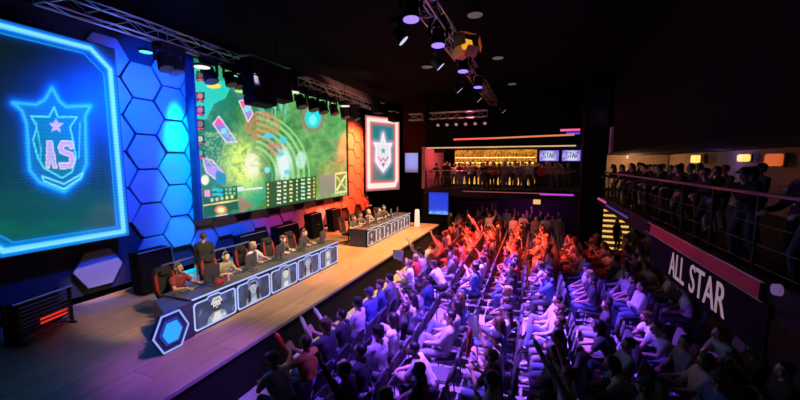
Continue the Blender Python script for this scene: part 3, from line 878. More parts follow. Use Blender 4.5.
def proto(caps, HM, palms, short=True, hi=5200, lo=1300):
    bm = bmesh.new()
    for a, b, ra, rb, t in caps: capsule_bm(bm, a, b, ra, rb)
    mh, ml = remeshed(bm, .0065, (hi, lo))
    p = Proto(); p.HM = HM; p.palms = palms
    th = face_tags(mh, caps, short); tl = face_tags(ml, caps, short)
    # near version: skin body + clothing children
    p.shirt = shell(mh, th, 1, .009, 'shirt'); p.pants = shell(mh, th, 2, .009, 'trousers')
    me = mh; me.name = 'body'; me.polygons.foreach_set('use_smooth', [True] * len(me.polygons))
    me.materials.clear()
    for x in (SKIN[0], EYEW, PUP, LIP, SHOEM['dark'], CLOTH['dark'], CLOTH['dark']): me.materials.append(x)
    me.polygons.foreach_set('material_index', np.array([0, 5, 6, 4, 3])[th])
    bm = bmesh.new(); bm.from_mesh(me); eyes_into(bm, HM); bm.to_mesh(me); bm.free()
    p.body = me
    ml.name = 'figure'; ml.materials.clear()
    for x in (SKIN[0], EYEW, PUP, LIP, SHOEM['dark'], CLOTH['dark'], CLOTH['dark']): ml.materials.append(x)
    ml.polygons.foreach_set('use_smooth', [True] * len(ml.polygons))
    ml.polygons.foreach_set('material_index', np.array([0, 5, 6, 4, 3])[tl])
    p.low = ml
    return p


# hair, in the head's own frame
def hair_mesh(kind):
    bm = bmesh.new()
    if kind == 'short':
        ball(bm, (0, -.022, .052), .09, 3, (.98, 1.08, 1.0)); ball(bm, (0, .03, .105), .045, 2, (1.3, 1, .6)); ball(bm, (0, -.055, .0), .06, 2, (1.05, .8, 1))
    elif kind == 'full':
        ball(bm, (0, -.02, .055), .1, 3, (1, 1.06, 1.0)); ball(bm, (0, .035, .11), .05, 2, (1.3, .9, .7)); ball(bm, (0, -.06, -.02), .07, 2)
        for k in range(14):
            a = k * 2.4; ball(bm, (.075 * math.cos(a), -.02 + .08 * math.sin(a), .09 + .025 * math.sin(k * 1.7)), .034, 1)
    elif kind == 'long':
        ball(bm, (0, -.02, .052), .096, 3, (1, 1.06, 1.0)); ball(bm, (0, .03, .108), .045, 2, (1.3, 1, .6))
        capsule_bm(bm, V((0, -.075, .03)), V((0, -.10, -.2)), .065, .05)
        for s in (-1, 1): capsule_bm(bm, V((s * .078, -.03, .02)), V((s * .075, -.03, -.17)), .032, .028)
    elif kind == 'bun':
        ball(bm, (0, -.024, .05), .092, 3, (1, 1.06, 1.0)); ball(bm, (0, -.11, .1), .045, 2); ball(bm, (0, -.06, -.0), .062, 2)
    elif kind == 'cap':
        ball(bm, (0, -.018, .062), .094, 3, (1, 1.06, .92)); prism(bm, [(.07 * math.cos(t) * 1.05, .05 + .125 * math.sin(t), .055 - .02 * math.sin(t)) for t in np.linspace(0, PI, 9)], (0, 0, .014))
        ball(bm, (0, -.055, .0), .062, 2)
    out = remeshed(bm, .008, (700,), 1)[0]
    out.name = kind + '_hair' if kind != 'cap' else 'cap'
    out.materials.clear(); out.materials.append(HAIRM['black']); out.polygons.foreach_set('use_smooth', [True] * len(out.polygons))
    return out


HAIRS = {k: hair_mesh(k) for k in ('short', 'full', 'long', 'bun', 'cap')}
HW = {'short': 'short hair', 'full': 'thick hair', 'long': 'long hair', 'bun': 'tied-up hair', 'cap': 'cap'}
bm = bmesh.new(); N = 20
for k in range(N):      # headset band, two ear cups, boom
    a0, a1 = PI * k / N, PI * (k + 1) / N
    tube(bm, (.098 * math.cos(a0), -.01, .03 + .125 * math.sin(a0)), (.098 * math.cos(a1), -.01, .03 + .125 * math.sin(a1)), .012, seg=6)
for s in (-1, 1): tube(bm, (s * .078, -.01, .01), (s * .112, -.01, .01), .042, .036, 14)
tube(bm, (.1, 0, -.01), (.06, .1, -.06), .005, seg=6)
HEADSET = mesh_of(bm, 'headset', mat('headset_plastic', (.25, .25, .26), .35), True)

FS = [(-.11, .44, .095), (.11, .44, .095)]     # seated feet
SP = (0, 0, .565)
POSES = {
    'lap':    (figure(SP, .02, [(-.12, .33, .66), (.12, .33, .66)], FS), 'hands on lap'),
    'folded': (figure(SP, -.06, [(.03, .22, .80), (-.02, .25, .76)], [(-.12, .50, .095), (.12, .46, .095)], hdir=[(.8, .25, .1), (-.9, .15, .1)], grip=.25), 'arms folded'),
    'lean':   (figure(SP, .55, [(-.06, .60, .70), (.06, .60, .70)], [(-.14, .42, .095), (.14, .40, .095)], head=(0, -.2), hdir=[(.5, .7, -.3), (-.5, .7, -.3)]), 'leaning forward'),
    'phone':  (figure(SP, .10, [(-.05, .36, .86), (.08, .36, .85)], FS, head=(0, -.35), hdir=[(.1, .5, .8), (-.1, .5, .8)], grip=.7), 'holding up a phone'),
    'clap':   (figure(SP, .08, [(-.05, .36, 1.0), (.05, .37, 1.02)], [(-.13, .40, .095), (.13, .44, .095)], hdir=[(.1, .5, .8), (-.1, .5, .8)], grip=.15), 'clapping'),
    'crossed': (figure((0, .06, .565), -.2, [(-.06, .36, .70), (.1, .34, .70)], [(-.08, .54, .095), (-.10, .62, .42, .5)], knees=[(-.1, 1, .3), (.25, .8, .8)], hdir=[(.6, .7, -.1), (-.5, .7, -.1)]), 'legs crossed'),
    'raise':  (figure(SP, -.02, [(-.28, .22, 1.5), (.14, .33, .68)], FS, head=(.2, .12), hdir=[(-.1, .15, 1), None], grip=1.0), 'one arm raised'),
    'cheer':  (figure(SP, -.05, [(-.34, .16, 1.5), (.30, .2, 1.52)], [(-.13, .40, .095), (.13, .38, .095)], head=(0, .2), hdir=[(-.15, .2, 1), (.15, .2, 1)], grip=.5), 'both arms raised'),
    'chin':   (figure(SP, .18, [(-.03, .22, 1.06), (.06, .30, .72)], [(-.1, .52, .095), (.12, .40, .095)], head=(.1, 0), hdir=[(.1, .2, 1), (-.7, .5, 0)], grip=1.0), 'chin on hand'),
    'turn':   (figure(SP, .03, [(-.10, .34, .67), (.16, .32, .68)], FS, head=(.85, 0), twist=.2), 'turned towards a neighbour'),
    'player': (figure((0, 0, .565), .16, [(-.17, .47, .84), (.22, .47, .84)], [(-.13, .38, .095), (.13, .40, .095)], head=(0, -.12), hdir=[(.1, 1, -.1), (0, 1, -.1)], grip=.25), 'hands on keyboard'),
    'playin': (figure((0, .04, .565), .34, [(-.14, .49, .84), (.24, .47, .84)], [(-.13, .30, .095), (.13, .34, .095)], head=(-.1, -.05), hdir=[(.1, 1, -.1), (-.1, 1, -.1)], grip=.25), 'leaning in to the screen'),
    'stand':  (figure((0, 0, .94), .0, [(-.25, .08, .80), (.25, .08, .80)], [(-.11, 0, .095), (.11, .04, .095)], knees=[(-.1, 1, 0), (.1, 1, 0)]), 'arms down'),
    'stfold': (figure((0, 0, .94), -.03, [(.03, .22, 1.18), (-.02, .25, 1.14)], [(-.14, .02, .095), (.13, 0, .095)], knees=[(-.1, 1, 0), (.1, 1, 0)], hdir=[(.8, .25, .1), (-.9, .15, .1)], grip=.25), 'arms folded'),
    'rail':   (figure((0, -.05, .93), .28, [(-.24, .46, 1.13), (.24, .46, 1.13)], [(-.13, -.08, .095), (.13, .04, .095)], knees=[(-.1, 1, 0), (.1, 1, 0)], hdir=[(.3, .8, -.2), (-.3, .8, -.2)]), 'leaning on the rail'),
    'stphone': (figure((0, 0, .94), .04, [(-.06, .32, 1.25), (.08, .32, 1.24)], [(-.12, 0, .095), (.12, .03, .095)], knees=[(-.1, 1, 0), (.1, 1, 0)], head=(0, -.3), hdir=[(.1, .5, .8), (-.1, .5, .8)], grip=.7), 'looking at a phone'),
    'stup':   (figure((0, 0, .94), 0, [(-.32, .16, 1.85), (.25, .14, .85)], [(-.13, 0, .095), (.13, .05, .095)], knees=[(-.1, 1, 0), (.1, 1, 0)], head=(0, .1), hdir=[(-.1, .2, 1), None], grip=.8), 'one arm raised'),
}
LONG = {'crossed', 'folded', 'rail', 'stand', 'chin'}
PR = {k: proto(*v[0], short=(k not in LONG)) for k, v in POSES.items()}


def person(pose, loc, rz, label, group=None, shirt='dark', pants='dark', skin=0, hair='short', hcol='black', shoe='dark', full=True, headset=False, size=1.0):
    p = PR[pose]
    o = bpy.data.objects.new('person', p.body if full else p.low); C.objects.link(o)
    o.location = loc; o.rotation_euler = (0, 0, rz); o.scale = (size,) * 3
    tag(o, label, 'person', group)
    def slot(ob, i, m): ob.material_slots[i].link = 'OBJECT'; ob.material_slots[i].material = m
    slot(o, 0, SKIN[skin]); slot(o, 4, SHOEM[shoe]); slot(o, 5, CLOTH[shirt]); slot(o, 6, CLOTH[pants])
    def child(nm, me, m=None, M=None):
        c = bpy.data.objects.new(nm, me); C.objects.link(c); c.parent = o
        if M is not None: c.matrix_local = M
        if m: slot(c, 0, m)
        return c
    child('hair' if hair != 'cap' else 'cap', HAIRS[hair], HAIRM[hcol] if hair != 'cap' else CLOTH['dark'], p.HM)
    if full:
        for nm, me, m in (('shirt', p.shirt, CLOTH[shirt]), ('trousers', p.pants, CLOTH[pants])):
            if not me.materials: me.materials.append(m)
            child(nm, me, m)
    if headset: child('headset', HEADSET, None, p.HM)
    return o


def at_palm(o, pose, i, off=(0, 0, 0)):
    pc, d, th = PR[pose].palms[i]
    M = Matrix.Translation(o.location) @ Euler((0, 0, o.rotation_euler.z)).to_matrix().to_4x4()
    return M @ pc, (M.to_3x3() @ d), (M.to_3x3() @ th)


TN = {'maroon': 'dark red', 'white': 'white', 'pale': 'pale grey', 'grey': 'grey', 'dark': 'dark', 'black': 'black', 'red': 'red', 'blue': 'blue', 'orange': 'orange', 'denim': 'denim', 'olive': 'olive'}

# ---- the players and the coach on the stage
for di, (xs, dn) in enumerate(((P1, 'blue neon desk'), (P2, 'far desk'))):
    for k, x in enumerate(xs):
        ps = ('player', 'playin', 'player', 'playin', 'playin')[k] if di == 0 else ('playin', 'player', 'player', 'playin', 'player')[k]
        sh = (('maroon', 'olive', 'pale', 'dark', 'dark'), ('dark', 'dark', 'grey', 'dark', 'dark'))[di][k]
        hr, hcl = (('short', 'brown'), ('short', 'black'), ('full', 'fair'), ('full', 'brown'), ('short', 'black'))[k] if di == 0 else (('short', 'black'), ('full', 'black'), ('full', 'fair'), ('short', 'brown'), ('full', 'black'))[k]
        lab = 'player in %s jersey and headset, %s from near end of %s' % (TN[sh], ordinal(k + 1), dn)
        person(ps, (x, 7.88, 1.0), PI + (.25 if (di, k) == (0, 0) else random.uniform(-.1, .15)), lab, 'players at the desks', sh, 'dark', (1, 1, 1, 0, 1)[k], hr, hcl, headset=True)
person('stand', (7.15, 8.75, 1.0), -.9, 'man in dark top standing behind the second player of the blue neon desk', None, 'black', 'black', 1, 'short', 'brown')
person('stfold', (18.9, 9.4, 1.0), PI, 'person in dark clothes standing behind the far desk near the white banner', None, 'red', 'black', 1, 'short', 'black', full=False)
person('stand', (20.9, 4.7, 0), PI - .5, 'steward in black standing on the hall floor at the far corner of the stage', None, 'black', 'black', 0, 'short', 'black', full=True)

# ================================================================== SEATING AND CROWD
def chair(loc, rz, label):
    t = thing('stacking_chair', label, 'chair', loc, rz, 'chairs in rows facing the stage')
    b = B(); bx(b, (0, .02, .43), (.46, .45, .055), bev=.022); obj('seat', b, FABRIC, t)
    b = B(); n = 7
    pts = [(-.22 + .44 * i / (n - 1), -.235 - .035 * math.sin(PI * i / (n - 1))) for i in range(n)]
    for z0, z1, i in ((0, 0, 0),):
        prof = [(-.22, .54), (-.235, .75), (-.21, .93), (-.12, .965), (.12, .965), (.21, .93), (.235, .75), (.22, .54)]
        prism(b, [(x, -.20 - (z - .5) * .2, z) for x, z in prof], (0, -.045, 0))
    bmesh.ops.recalc_face_normals(b, faces=b.faces[:]); bmesh.ops.bevel(b, geom=b.edges[:], offset=.012, segments=2, affect='EDGES')
    obj('backrest', b, FABRIC, t)
    for sx_ in (-1, 1):
        for sy in (-1, 1):
            b = B(); tube(b, (sx_ * .21, sy * .2, 0), (sx_ * .2, sy * .17, .42), .012); obj('leg', b, SATIN, t)
    b = B()
    for s in (-1, 1): tube(b, (s * .2, -.17, .41), (s * .2, -.26, .7), .012)
    for s in (-1, 1): tube(b, (s * .2, -.18, .4), (s * .2, .18, .4), .01)
    tube(b, (-.2, .17, .4), (.2, .17, .4), .01); tube(b, (-.2, -.17, .4), (.2, -.17, .4), .01); obj('frame', b, SATIN, t)
    return t


def chair_low():
    b = B(); bx(b, (0, .02, .43), (.46, .45, .055)); bx(b, (0, -.25, .75), (.46, .05, .42), Euler((.2, 0, 0)))
    for sx_ in (-1, 1):
        for sy in (-1, 1): tube(b, (sx_ * .2, sy * .18, 0), (sx_ * .2, sy * .18, .42), .012, seg=5)
        tube(b, (sx_ * .2, -.19, .4), (sx_ * .2, -.26, .7), .012, seg=5)
    return mesh_of(b, 'stacking_chair', FABRIC)


CHL = chair_low(); ch0 = None


def put_chair(x, y, rz, label, full):
    global ch0
    if full:
        if ch0 is None: ch0 = chair((x, y, 0), rz, label); ch0.scale = (1.08, 1.08, 1.08)
        else: dup(ch0, (x, y, 0), rz, label)
    else:
        o = obj('stacking_chair', CHL, None, None, (x, y, 0)); o.rotation_euler = (0, 0, rz); o.scale = (1.08,) * 3; tag(o, label, 'chair', 'chairs in rows facing the stage')


def thunder_stick(a, d, L, m, label, r=.045):
    d = V(d).normalized(); b = B()
    capsule_bm(b, d * r, d * (L - r), r, r * .9, 16); tube(b, d * (L - .01), d * (L + .03), .012, .018, 10)
    o = obj('thunder_stick', b, m, None, V(a) - d * L * .2, True)
    return tag(o, label, 'inflatable stick', 'inflatable cheering sticks in the crowd')


STW = mat('stick_white_film', (.85, .84, .86), .3); STR = mat('stick_red_film', (.75, .03, .04), .3)
ROWY = [3.8, 2.72, 1.62, .52, -.6, -1.7, -2.8, -3.9]
rnd = random.Random(11)
SPECIAL = {}      # (row, near?, seat index) -> settings
SPECIAL[(0, 1, 1)] = dict(pose='turn', shirt='blue', hair='full', desc='blue jacket')
SPECIAL[(0, 1, 2)] = dict(pose='lap', shirt='blue', hair='cap', desc='blue jacket and cap')
SPECIAL[(0, 1, 4)] = dict(pose='clap', shirt='dark', hair='short', stick='w')
SPECIAL[(0, 1, 5)] = dict(pose='clap', shirt='dark', hair='full', stick='w')
SPECIAL[(0, 1, 3)] = dict(pose='lap', shirt='white', hair='full')
SPECIAL[(0, 1, 6)] = dict(pose='clap', shirt='orange', hair='short', stick='r')
SPECIAL[(1, 1, 5)] = dict(pose='lap', shirt='white', hair='full')
SPECIAL[(4, 1, 1)] = dict(pose='crossed', shirt='pale', pants='denim', shoe='white', hair='short')
SPECIAL[(4, 1, 0)] = dict(pose='crossed', shirt='pale', pants='grey', shoe='white', hair='short')
SPECIAL[(3, 0, 0)] = dict(pose='phone', shirt='dark', pants='denim', hair='short')
SPECIAL[(2, 0, 0)] = dict(pose='lap', shirt='blue', pants='denim', hair='full')
SPECIAL[(5, 0, 0)] = dict(pose='lap', shirt='dark', pants='denim', hair='short')
SPECIAL[(5, 0, 1)] = dict(pose='lap', shirt='dark', pants='denim', hair='full', skin=0)
SPECIAL[(6, 1, 0)] = dict(pose='lean', shirt='white', pants='dark', hair='full')
SPECIAL[(6, 1, 1)] = dict(pose='lean', shirt='pale', pants='denim', hair='short')
SPECIAL[(0, 0, 2)] = dict(pose='raise', shirt='white', hair='short', stick='w')
npeople = 0
for ri, y in enumerate(ROWY):
    for near in (1, 0):
        if near: xs = [9.12 - .66 * k for k in range(8)]
        else: xs = [10.95 + .63 * k for k in range(15)]
        pc = 0
        for k, x in enumerate(xs):
            x += (0.0 if near else .0) + (ri % 2) * .12
            u_, v_ = to_px((x, y, .9))
            if v_ > 432 or u_ > 830 or x < 3: continue
            if not near and y < -1.4 and x > 18.6: continue
            full = x < 14.5
            block = 'near block' if near else 'far block'
            where = '%s row' % ordinal(ri + 1)
            put_chair(x, y - .03, rnd.uniform(-.04, .04), 'dark padded chair, %s from cross aisle in %s from stage, %s' % (ordinal(k + 1), where, block), x < 12.2)
            sp = SPECIAL.get((ri, near, k))
            if sp is None and rnd.random() < (.06 if y > -1 else .16): continue
            pc += 1
            red = x > 13.5
            sp = dict(sp or {})
            wts = (('lap', 3), ('folded', 2), ('lean', 2), ('phone', 2), ('clap', 2.5), ('crossed', 2), ('raise', .7), ('chin', 1.2), ('turn', 1.3), ('cheer', .25)) if not red else \
                  (('lap', 1.5), ('folded', 1), ('lean', 1.5), ('phone', 1.6), ('clap', 3.2), ('raise', 1.6), ('chin', 1), ('turn', 1), ('cheer', .9))
            pose = sp.get('pose') or rnd.choices([a for a, _ in wts], [w for _, w in wts])[0]
            shirt = sp.get('shirt') or rnd.choices(['white', 'pale', 'grey', 'dark', 'black', 'blue', 'red'], [3, 2.4, 2, 2.2, 1.6, 1.2, .8])[0]
            pants = sp.get('pants') or rnd.choices(['denim', 'dark', 'grey', 'pale'], [3, 2, 2, .8])[0]
            hair = sp.get('hair') or rnd.choices(['short', 'full', 'long', 'bun', 'cap'], [4, 2.4, 1.8, .7, .9])[0]
            hcol = rnd.choices(['black', 'brown', 'fair'], [4, 2, .4])[0]
            skin = sp.get('skin', rnd.choices([0, 1, 2], [4, 3, .5])[0]); shoe = sp.get('shoe') or rnd.choice(['dark', 'white'])
            desc = sp.get('desc') or '%s top' % TN[shirt]
            lab = 'person in %s, %s, %s from cross aisle in %s, %s' % (desc, POSES[pose][1], ordinal(pc), where, block)
            if len(lab.split()) > 16: lab = 'person in %s, %s from cross aisle in %s, %s' % (desc, ordinal(pc), where, block)
            o = person(pose, (x, y, .005), rnd.uniform(-.3, .25) + (.1 if ri > 5 else 0), lab, 'seated spectators in the rows', shirt, pants, skin, hair, hcol, shoe, full, size=rnd.uniform(1.07, 1.14))
            npeople += 1
            st = sp.get('stick') or ('w' if pose in ('raise', 'cheer') and rnd.random() < .14 else None)
            if st:
                pcn, d, th = at_palm(o, pose, 0)
                thunder_stick(pcn, V((rnd.uniform(-.2, .2), .55, .8)) + d * .3, .62, STW if st == 'w' else STR,
                              '%s inflatable stick held by %s person from cross aisle in %s, %s' % ('white' if st == 'w' else 'red', ordinal(pc), where, block))
            elif pose == 'phone':
                pcn, d, th = at_palm(o, pose, 0); b = B(); bx(b, (0, 0, 0), (.075, .009, .15), bev=.004); 
                pcn = (pcn + at_palm(o, pose, 1)[0]) / 2
                q = obj('phone', b, DGREY, None, pcn + V((0, .01, .02))); q.rotation_euler = (-.5, 0, o.rotation_euler.z)
                tag(q, 'phone held by %s person from cross aisle in %s, %s' % (ordinal(pc), where, block), 'phone', 'phones held in the crowd')
                if full:
                    b = B(); bx(b, (0, -.0052, 0), (.066, .001, .136)); obj('screen', b, glow('phone_glow', (.6, .65, .8), .5), q)

# flag and sticks near the middle of the crowd
pf = at_z(478, 342, 1.35)
b = B(); n = 12
top = [V((0, .02 * math.sin(i), 0)) for i in range(n)]
g = []
for i in range(n):
    row = []
    for j in range(n):
        s, t = i / (n - 1), j / (n - 1)
        row.append(b.verts.new((.5 * s - .1 * t, .05 * math.sin(5 * s + 3 * t) - .18 * s * t, .55 * (1 - t) * (1 - .35 * s) - .1 * s + .04 * math.sin(7 * t + 3 * s))))
    g.append(row)
for i in range(n - 1):
    for j in range(n - 1): b.faces.new((g[i][j], g[i + 1][j], g[i + 1][j + 1], g[i][j + 1]))
r = bmesh.ops.solidify(b, geom=b.faces[:], thickness=.006)
ft = thing('flag', 'white cloth flag held up in the middle of the near block', 'flag', pf, .7)
obj('cloth', b, CLOTH['white'], ft, smooth=True)
b = B(); tube(b, (0, 0, -.35), (0, 0, .62), .011); obj('pole', b, STEEL, ft)
thunder_stick(at_z(468, 352, 1.2), (-.1, -.1, 1), .6, STR, 'red inflatable stick standing up beside the white flag in the near block')
p2 = at_z(403, 265, 1.35)
ft2 = thing('hand_flag', 'small white hand flag on a red pole in the first row of far block', 'flag', p2, 1.2)
b = B(); vs = prism(b, [(0, 0, .1), (.42, 0, .16), (.45, .02, .46), (0, .02, .48)], (0, .008, 0)); obj('cloth', b, CLOTH['white'], ft2)
b = B(); tube(b, (0, 0, -.4), (0, 0, .5), .012); obj('pole', b, RED, ft2)
thunder_stick(at_z(286, 366, .85), (1, -.1, .15), .62, STW, 'white inflatable stick lying level at the camera end of the first row')

# fans standing on the floor beneath the far balcony
for i in range(24):
    x = (21.0, 22.1, 23.2, 21.5, 22.7)[i % 5] + rnd.uniform(-.15, .15); y = -1.4 + i * .25 + rnd.uniform(-.06, .06)
    ps = rnd.choice(['stand', 'stfold', 'stphone', 'stup'])
    person(ps, (x, y, 0), PI / 2 + rnd.uniform(-.4, .6), 'standing spectator, %s, %s from the column end beneath the far balcony' % (POSES[ps][1], ordinal(i + 1)), 'standing spectators beneath the far balcony',
           rnd.choice(['dark', 'grey', 'white', 'black', 'pale']), rnd.choice(['dark', 'denim']), rnd.choice([0, 1]), rnd.choice(['short', 'full', 'long']), 'black', full=False, size=rnd.uniform(.95, 1.05))
# standing in the dim side aisle
for i, (x, y) in enumerate(((19.0, -4.4), (18.2, -4.9), (17.2, -4.6), (16.2, -4.7), (15.2, -5.0), (14.3, -4.6), (13.2, -4.7), (12.2, -4.6))):
    ps = rnd.choice(['stand', 'stfold', 'stphone'])
    person(ps, (x, y, 0), .5 + rnd.uniform(-.4, .4), 'standing spectator, %s, %s from the stairs below the right balcony' % (POSES[ps][1], ordinal(i + 1)), 'standing spectators below the right balcony', rnd.choice(['dark', 'grey', 'red']), 'dark', rnd.choice([0, 1]), rnd.choice(['short', 'long']), full=False)

# ================================================================== BALCONIES, BAR, SIGNS
def railing(name, A, Bp, z0, label, posts, h=1.15):
    A, Bp = V(A), V(Bp); t = thing(name, label, 'railing', (A.x, A.y, z0)); d = Bp - A
    b = B(); tube(b, (0, 0, h), d + V((0, 0, h)), .03); obj('handrail', b, mat('brushed_steel', (.4, .38, .4), .3, .9), t)
    b = B()
    for z in (.25, .55, .85): tube(b, (0, 0, z), d + V((0, 0, z)), .009)
    obj('wires', b, SATIN, t)
    for k in range(posts):
        p = d * (k / (posts - 1)); b = B(); tube(b, p, p + V((0, 0, h)), .022); bx(b, p + V((0, 0, .01)), (.1, .1, .02)); obj('post', b, SATIN, t)
    return t


railing('railing', (21.05, 6.3, 0), (21.05, -2.1, 0), 3.1, 'thin dark wire railing along the edge of the far balcony', 8)
railing('railing', (19.4, -3.12, 0), (2.5, -3.12, 0), 2.95, 'long steel handrail along the edge of the right balcony', 13, 1.3)

# bar on the far balcony
bt = thing('bar_counter', 'bar counter with amber lit front on the far balcony', 'bar', (23.9, 2.7, 3.1))
b = B(); bx(b, (0, 0, .52), (.5, 5.4, 1.04)); obj('body', b, mat('bar_dark_wood', (.06, .03, .02), .5), bt)
b = B(); bx(b, (-.02, 0, 1.06), (.62, 5.5, .05), bev=.01); obj('counter_top', b, DGREY, bt)
AMB = glow('amber_backlight', (1, .45, .08), 1.0)
for k in range(9):
    b = B(); bx(b, (-.265, -2.4 + k * .6, .45), (.03, .44, .5)); obj('lit_panel', b, AMB, bt)
bs = thing('back_bar', 'glowing amber back bar with two bottle shelves on the far balcony', 'shelf', (25.3, 2.7, 3.1))
b = B(); bx(b, (.3, 0, 1.5), (.06, 5.6, 2.6))
m = bpy.data.materials.new('amber_mosaic'); m.use_nodes = True; nt = m.node_tree; pb = nt.nodes['Principled BSDF']
vo = nt.nodes.new('ShaderNodeTexVoronoi'); vo.inputs['Scale'].default_value = 9; tc = nt.nodes.new('ShaderNodeTexCoord'); nt.links.new(tc.outputs['Object'], vo.inputs['Vector'])
rp = nt.nodes.new('ShaderNodeValToRGB'); rp.color_ramp.elements[0].color = (.75, .3, .03, 1); rp.color_ramp.elements[1].color = (.12, .03, .0, 1)
sepc = nt.nodes.new('ShaderNodeSeparateColor'); nt.links.new(vo.outputs['Color'], sepc.inputs[0]); nt.links.new(sepc.outputs[0], rp.inputs['Fac'])
nt.links.new(rp.outputs['Color'], pb.inputs['Emission Color']); pb.inputs['Emission Strength'].default_value = 1.1; pb.inputs['Base Color'].default_value = (.1, .05, .02, 1)
obj('lit_back', b, m, bs)
for z in (1.62, 1.98):
    b = B(); bx(b, (.05, 0, z), (.34, 5.4, .04)); sh = obj('shelf', b, DGREY, bs)
    b = B(); bx(b, (-.11, 0, z - .005), (.03, 5.4, .05)); obj('light_strip', b, glow('shelf_gold', (1, .62, .16), 2.6), sh)
b = B(); prof = [(0, 0), (.035, 0), (.036, .17), (.012, .22), (.012, .28), (0, .28)]
seg = 8; rings = [[b.verts.new((r * math.cos(q * 2 * PI / seg), r * math.sin(q * 2 * PI / seg), z)) for q in range(seg)] for r, z in prof[1:-1]]
for i in range(len(rings) - 1):
    for q in range(seg): b.faces.new((rings[i][q], rings[i][(q + 1) % seg], rings[i + 1][(q + 1) % seg], rings[i + 1][q]))
b.faces.new(rings[0][::-1]); b.faces.new(rings[-1])
BOT = mesh_of(b, 'bottle', mat('bottle_glass_amber', (.5, .22, .04), .15), True)
BM2 = [mat('bottle_glass_amber', (.5, .22, .04), .15), mat('bottle_glass_clear', (.7, .6, .4), .1), mat('bottle_glass_green', (.05, .15, .05), .1)]
for z, nm in ((3.1 + 1.64, 'lower'), (3.1 + 2.0, 'upper')):
    for k in range(26):
        o = obj('bottle', BOT, None, None, (25.33, .2 + k * .2, z)); o.material_slots[0].link = 'OBJECT'; o.material_slots[0].material = BM2[(k * 7) % 3]
        tag(o, 'small bottle standing on the %s glowing shelf of the back bar' % nm, 'bottle', 'bottles on the %s back bar shelf' % nm)

# televisions beside the column
def tv(u, label):
    P = at_y(u, 156, 0) if False else at_x(u, 156, 24.3)
    t = thing('television', label, 'television', (24.3, P.y, 4.83), 0)
    W, Hh = 1.12, .66
    b = B(); bx(b, (.05, 0, Hh / 2), (.08, W + .06, Hh + .06), bev=.01); obj('case', b, BLACK, t)
    def f(gu, gv, Pp):
        x, y = (1 - gu) * 0 + gu * W, gv * Hh; p = Paint(x, y, lin(128, 110, 226))
        n = vnoise(x * 14, y * 14, 3); p.put(n > .55, lin(190, 160, 240), .8); p.ell(W / 2, Hh / 2, 0.36, .3, lin(214, 224, 255), .9, .3)
        q = .035; ck = lin(40, 40, 110); x0 = .22; h0, h1 = .2, .5
        p.line([(x0 + .13, h1), (x0, h1), (x0, .36), (x0 + .13, .34), (x0 + .13, h0), (x0, h0)], q * .6, ck)
        p.line([(x0 + .18, h1), (x0 + .34, h1)], q * .6, ck); p.line([(x0 + .26, h1), (x0 + .26, h0)], q * .6, ck)
        p.line([(x0 + .36, h0), (x0 + .43, h1), (x0 + .50, h0)], q * .6, ck); p.line([(x0 + .39, .31), (x0 + .47, .31)], q * .6, ck)
        p.line([(x0 + .55, h0), (x0 + .55, h1), (x0 + .66, h1), (x0 + .66, .36), (x0 + .55, .35), (x0 + .67, h0)], q * .6, ck)
        p.rect(.22, .1, .9, .13, lin(240, 240, 255))
        return p.c
    s = screen_grid('screen', (0, 0, 0), (0, -1, 0), (0, 0, 1), W, Hh, 66, 36, f, led_mat('tv_image', .95, 0), t); s.location = (-.0, W / 2, 0)
    b = B(); bx(b, (.12, 0, Hh / 2), (.1, .2, .2)); tube(b, (.12, 0, Hh / 2), (.12, 0, Hh / 2 + .44), .03); obj('bracket', b, SATIN, t)
    return t


tv(549, 'purple and white television reading STAR, the one next to the amber bar')
tv(572, 'purple and white television reading STAR, the one next to the column')

# light strips on the upper far wall
def strip(A, Bp, r, m, label, nm='light_strip'):
    A, Bp = V(A), V(Bp); b = B(); tube(b, (0, 0, 0), Bp - A, r, seg=10)
    mid = (Bp - A) / 2
    t = thing(nm, label, 'light', A)
    obj('tube', b, m, t); b = B(); bx(b, mid + V((.04, 0, .02)) if abs(mid.y) > abs(mid.x) else mid + V((0, -.04, .02)), (.03, (Bp - A).length, r * 3) if abs(mid.y) > abs(mid.x) else ((Bp - A).length, .03, r * 3)); obj('mount', b, SATIN, t)
    return t


strip((20.93, 4.6, 6.1), (20.93, 2.2, 6.12), .05, glow('strip_red', (1, .10, .06), 1.2), 'red glowing strip light high on the dark wall over the bar')
strip((20.93, 2.2, 6.12), (20.93, -1.9, 6.2), .045, glow('strip_orange', (1, .30, .10), .8), 'orange strip light high on the dark wall continuing to the column')
strip((20.95, -1.2, 6.45), (20.95, -2.15, 6.45), .06, glow('strip_pink', (1, .1, .35), 1.1), 'short pink strip light beside the column top')
strip((20.95, -1.5, 6.27), (20.95, -2.15, 6.27), .05, glow('strip_blue', (.08, .1, 1), 1.0), 'short blue strip light beneath the pink one beside the column')
strip((20.95, 6.3, 5.62), (20.95, -2.0, 5.62), .035, glow('strip_amber', (1, .62, .28), .75), 'long amber strip light along the ceiling edge above the far balcony')
strip((20.9, 4.0, 3.02), (20.9, -.6, 3.02), .025, glow('strip_dim_rose', (.9, .2, .25), .30), 'dim rose strip light beneath the far balcony edge')
strip((20.88, -.3, 2.98), (20.88, -2.0, 2.98), .05, glow('strip_violet', (.75, .06, .8), .8), 'violet strip light beneath the far balcony edge by the column')
strip((19.3, -2.94, 2.98), (17.4, -2.94, 2.98), .05, glow('strip_magenta', (1, .12, .42), .55), 'magenta strip light along the right balcony edge by the column')
strip((17.2, -2.94, 2.88), (13.5, -2.94, 2.88), .03, glow('strip_dim_blue', (.12, .12, .6), .4), 'dim blue strip light along the right balcony edge after the magenta one')

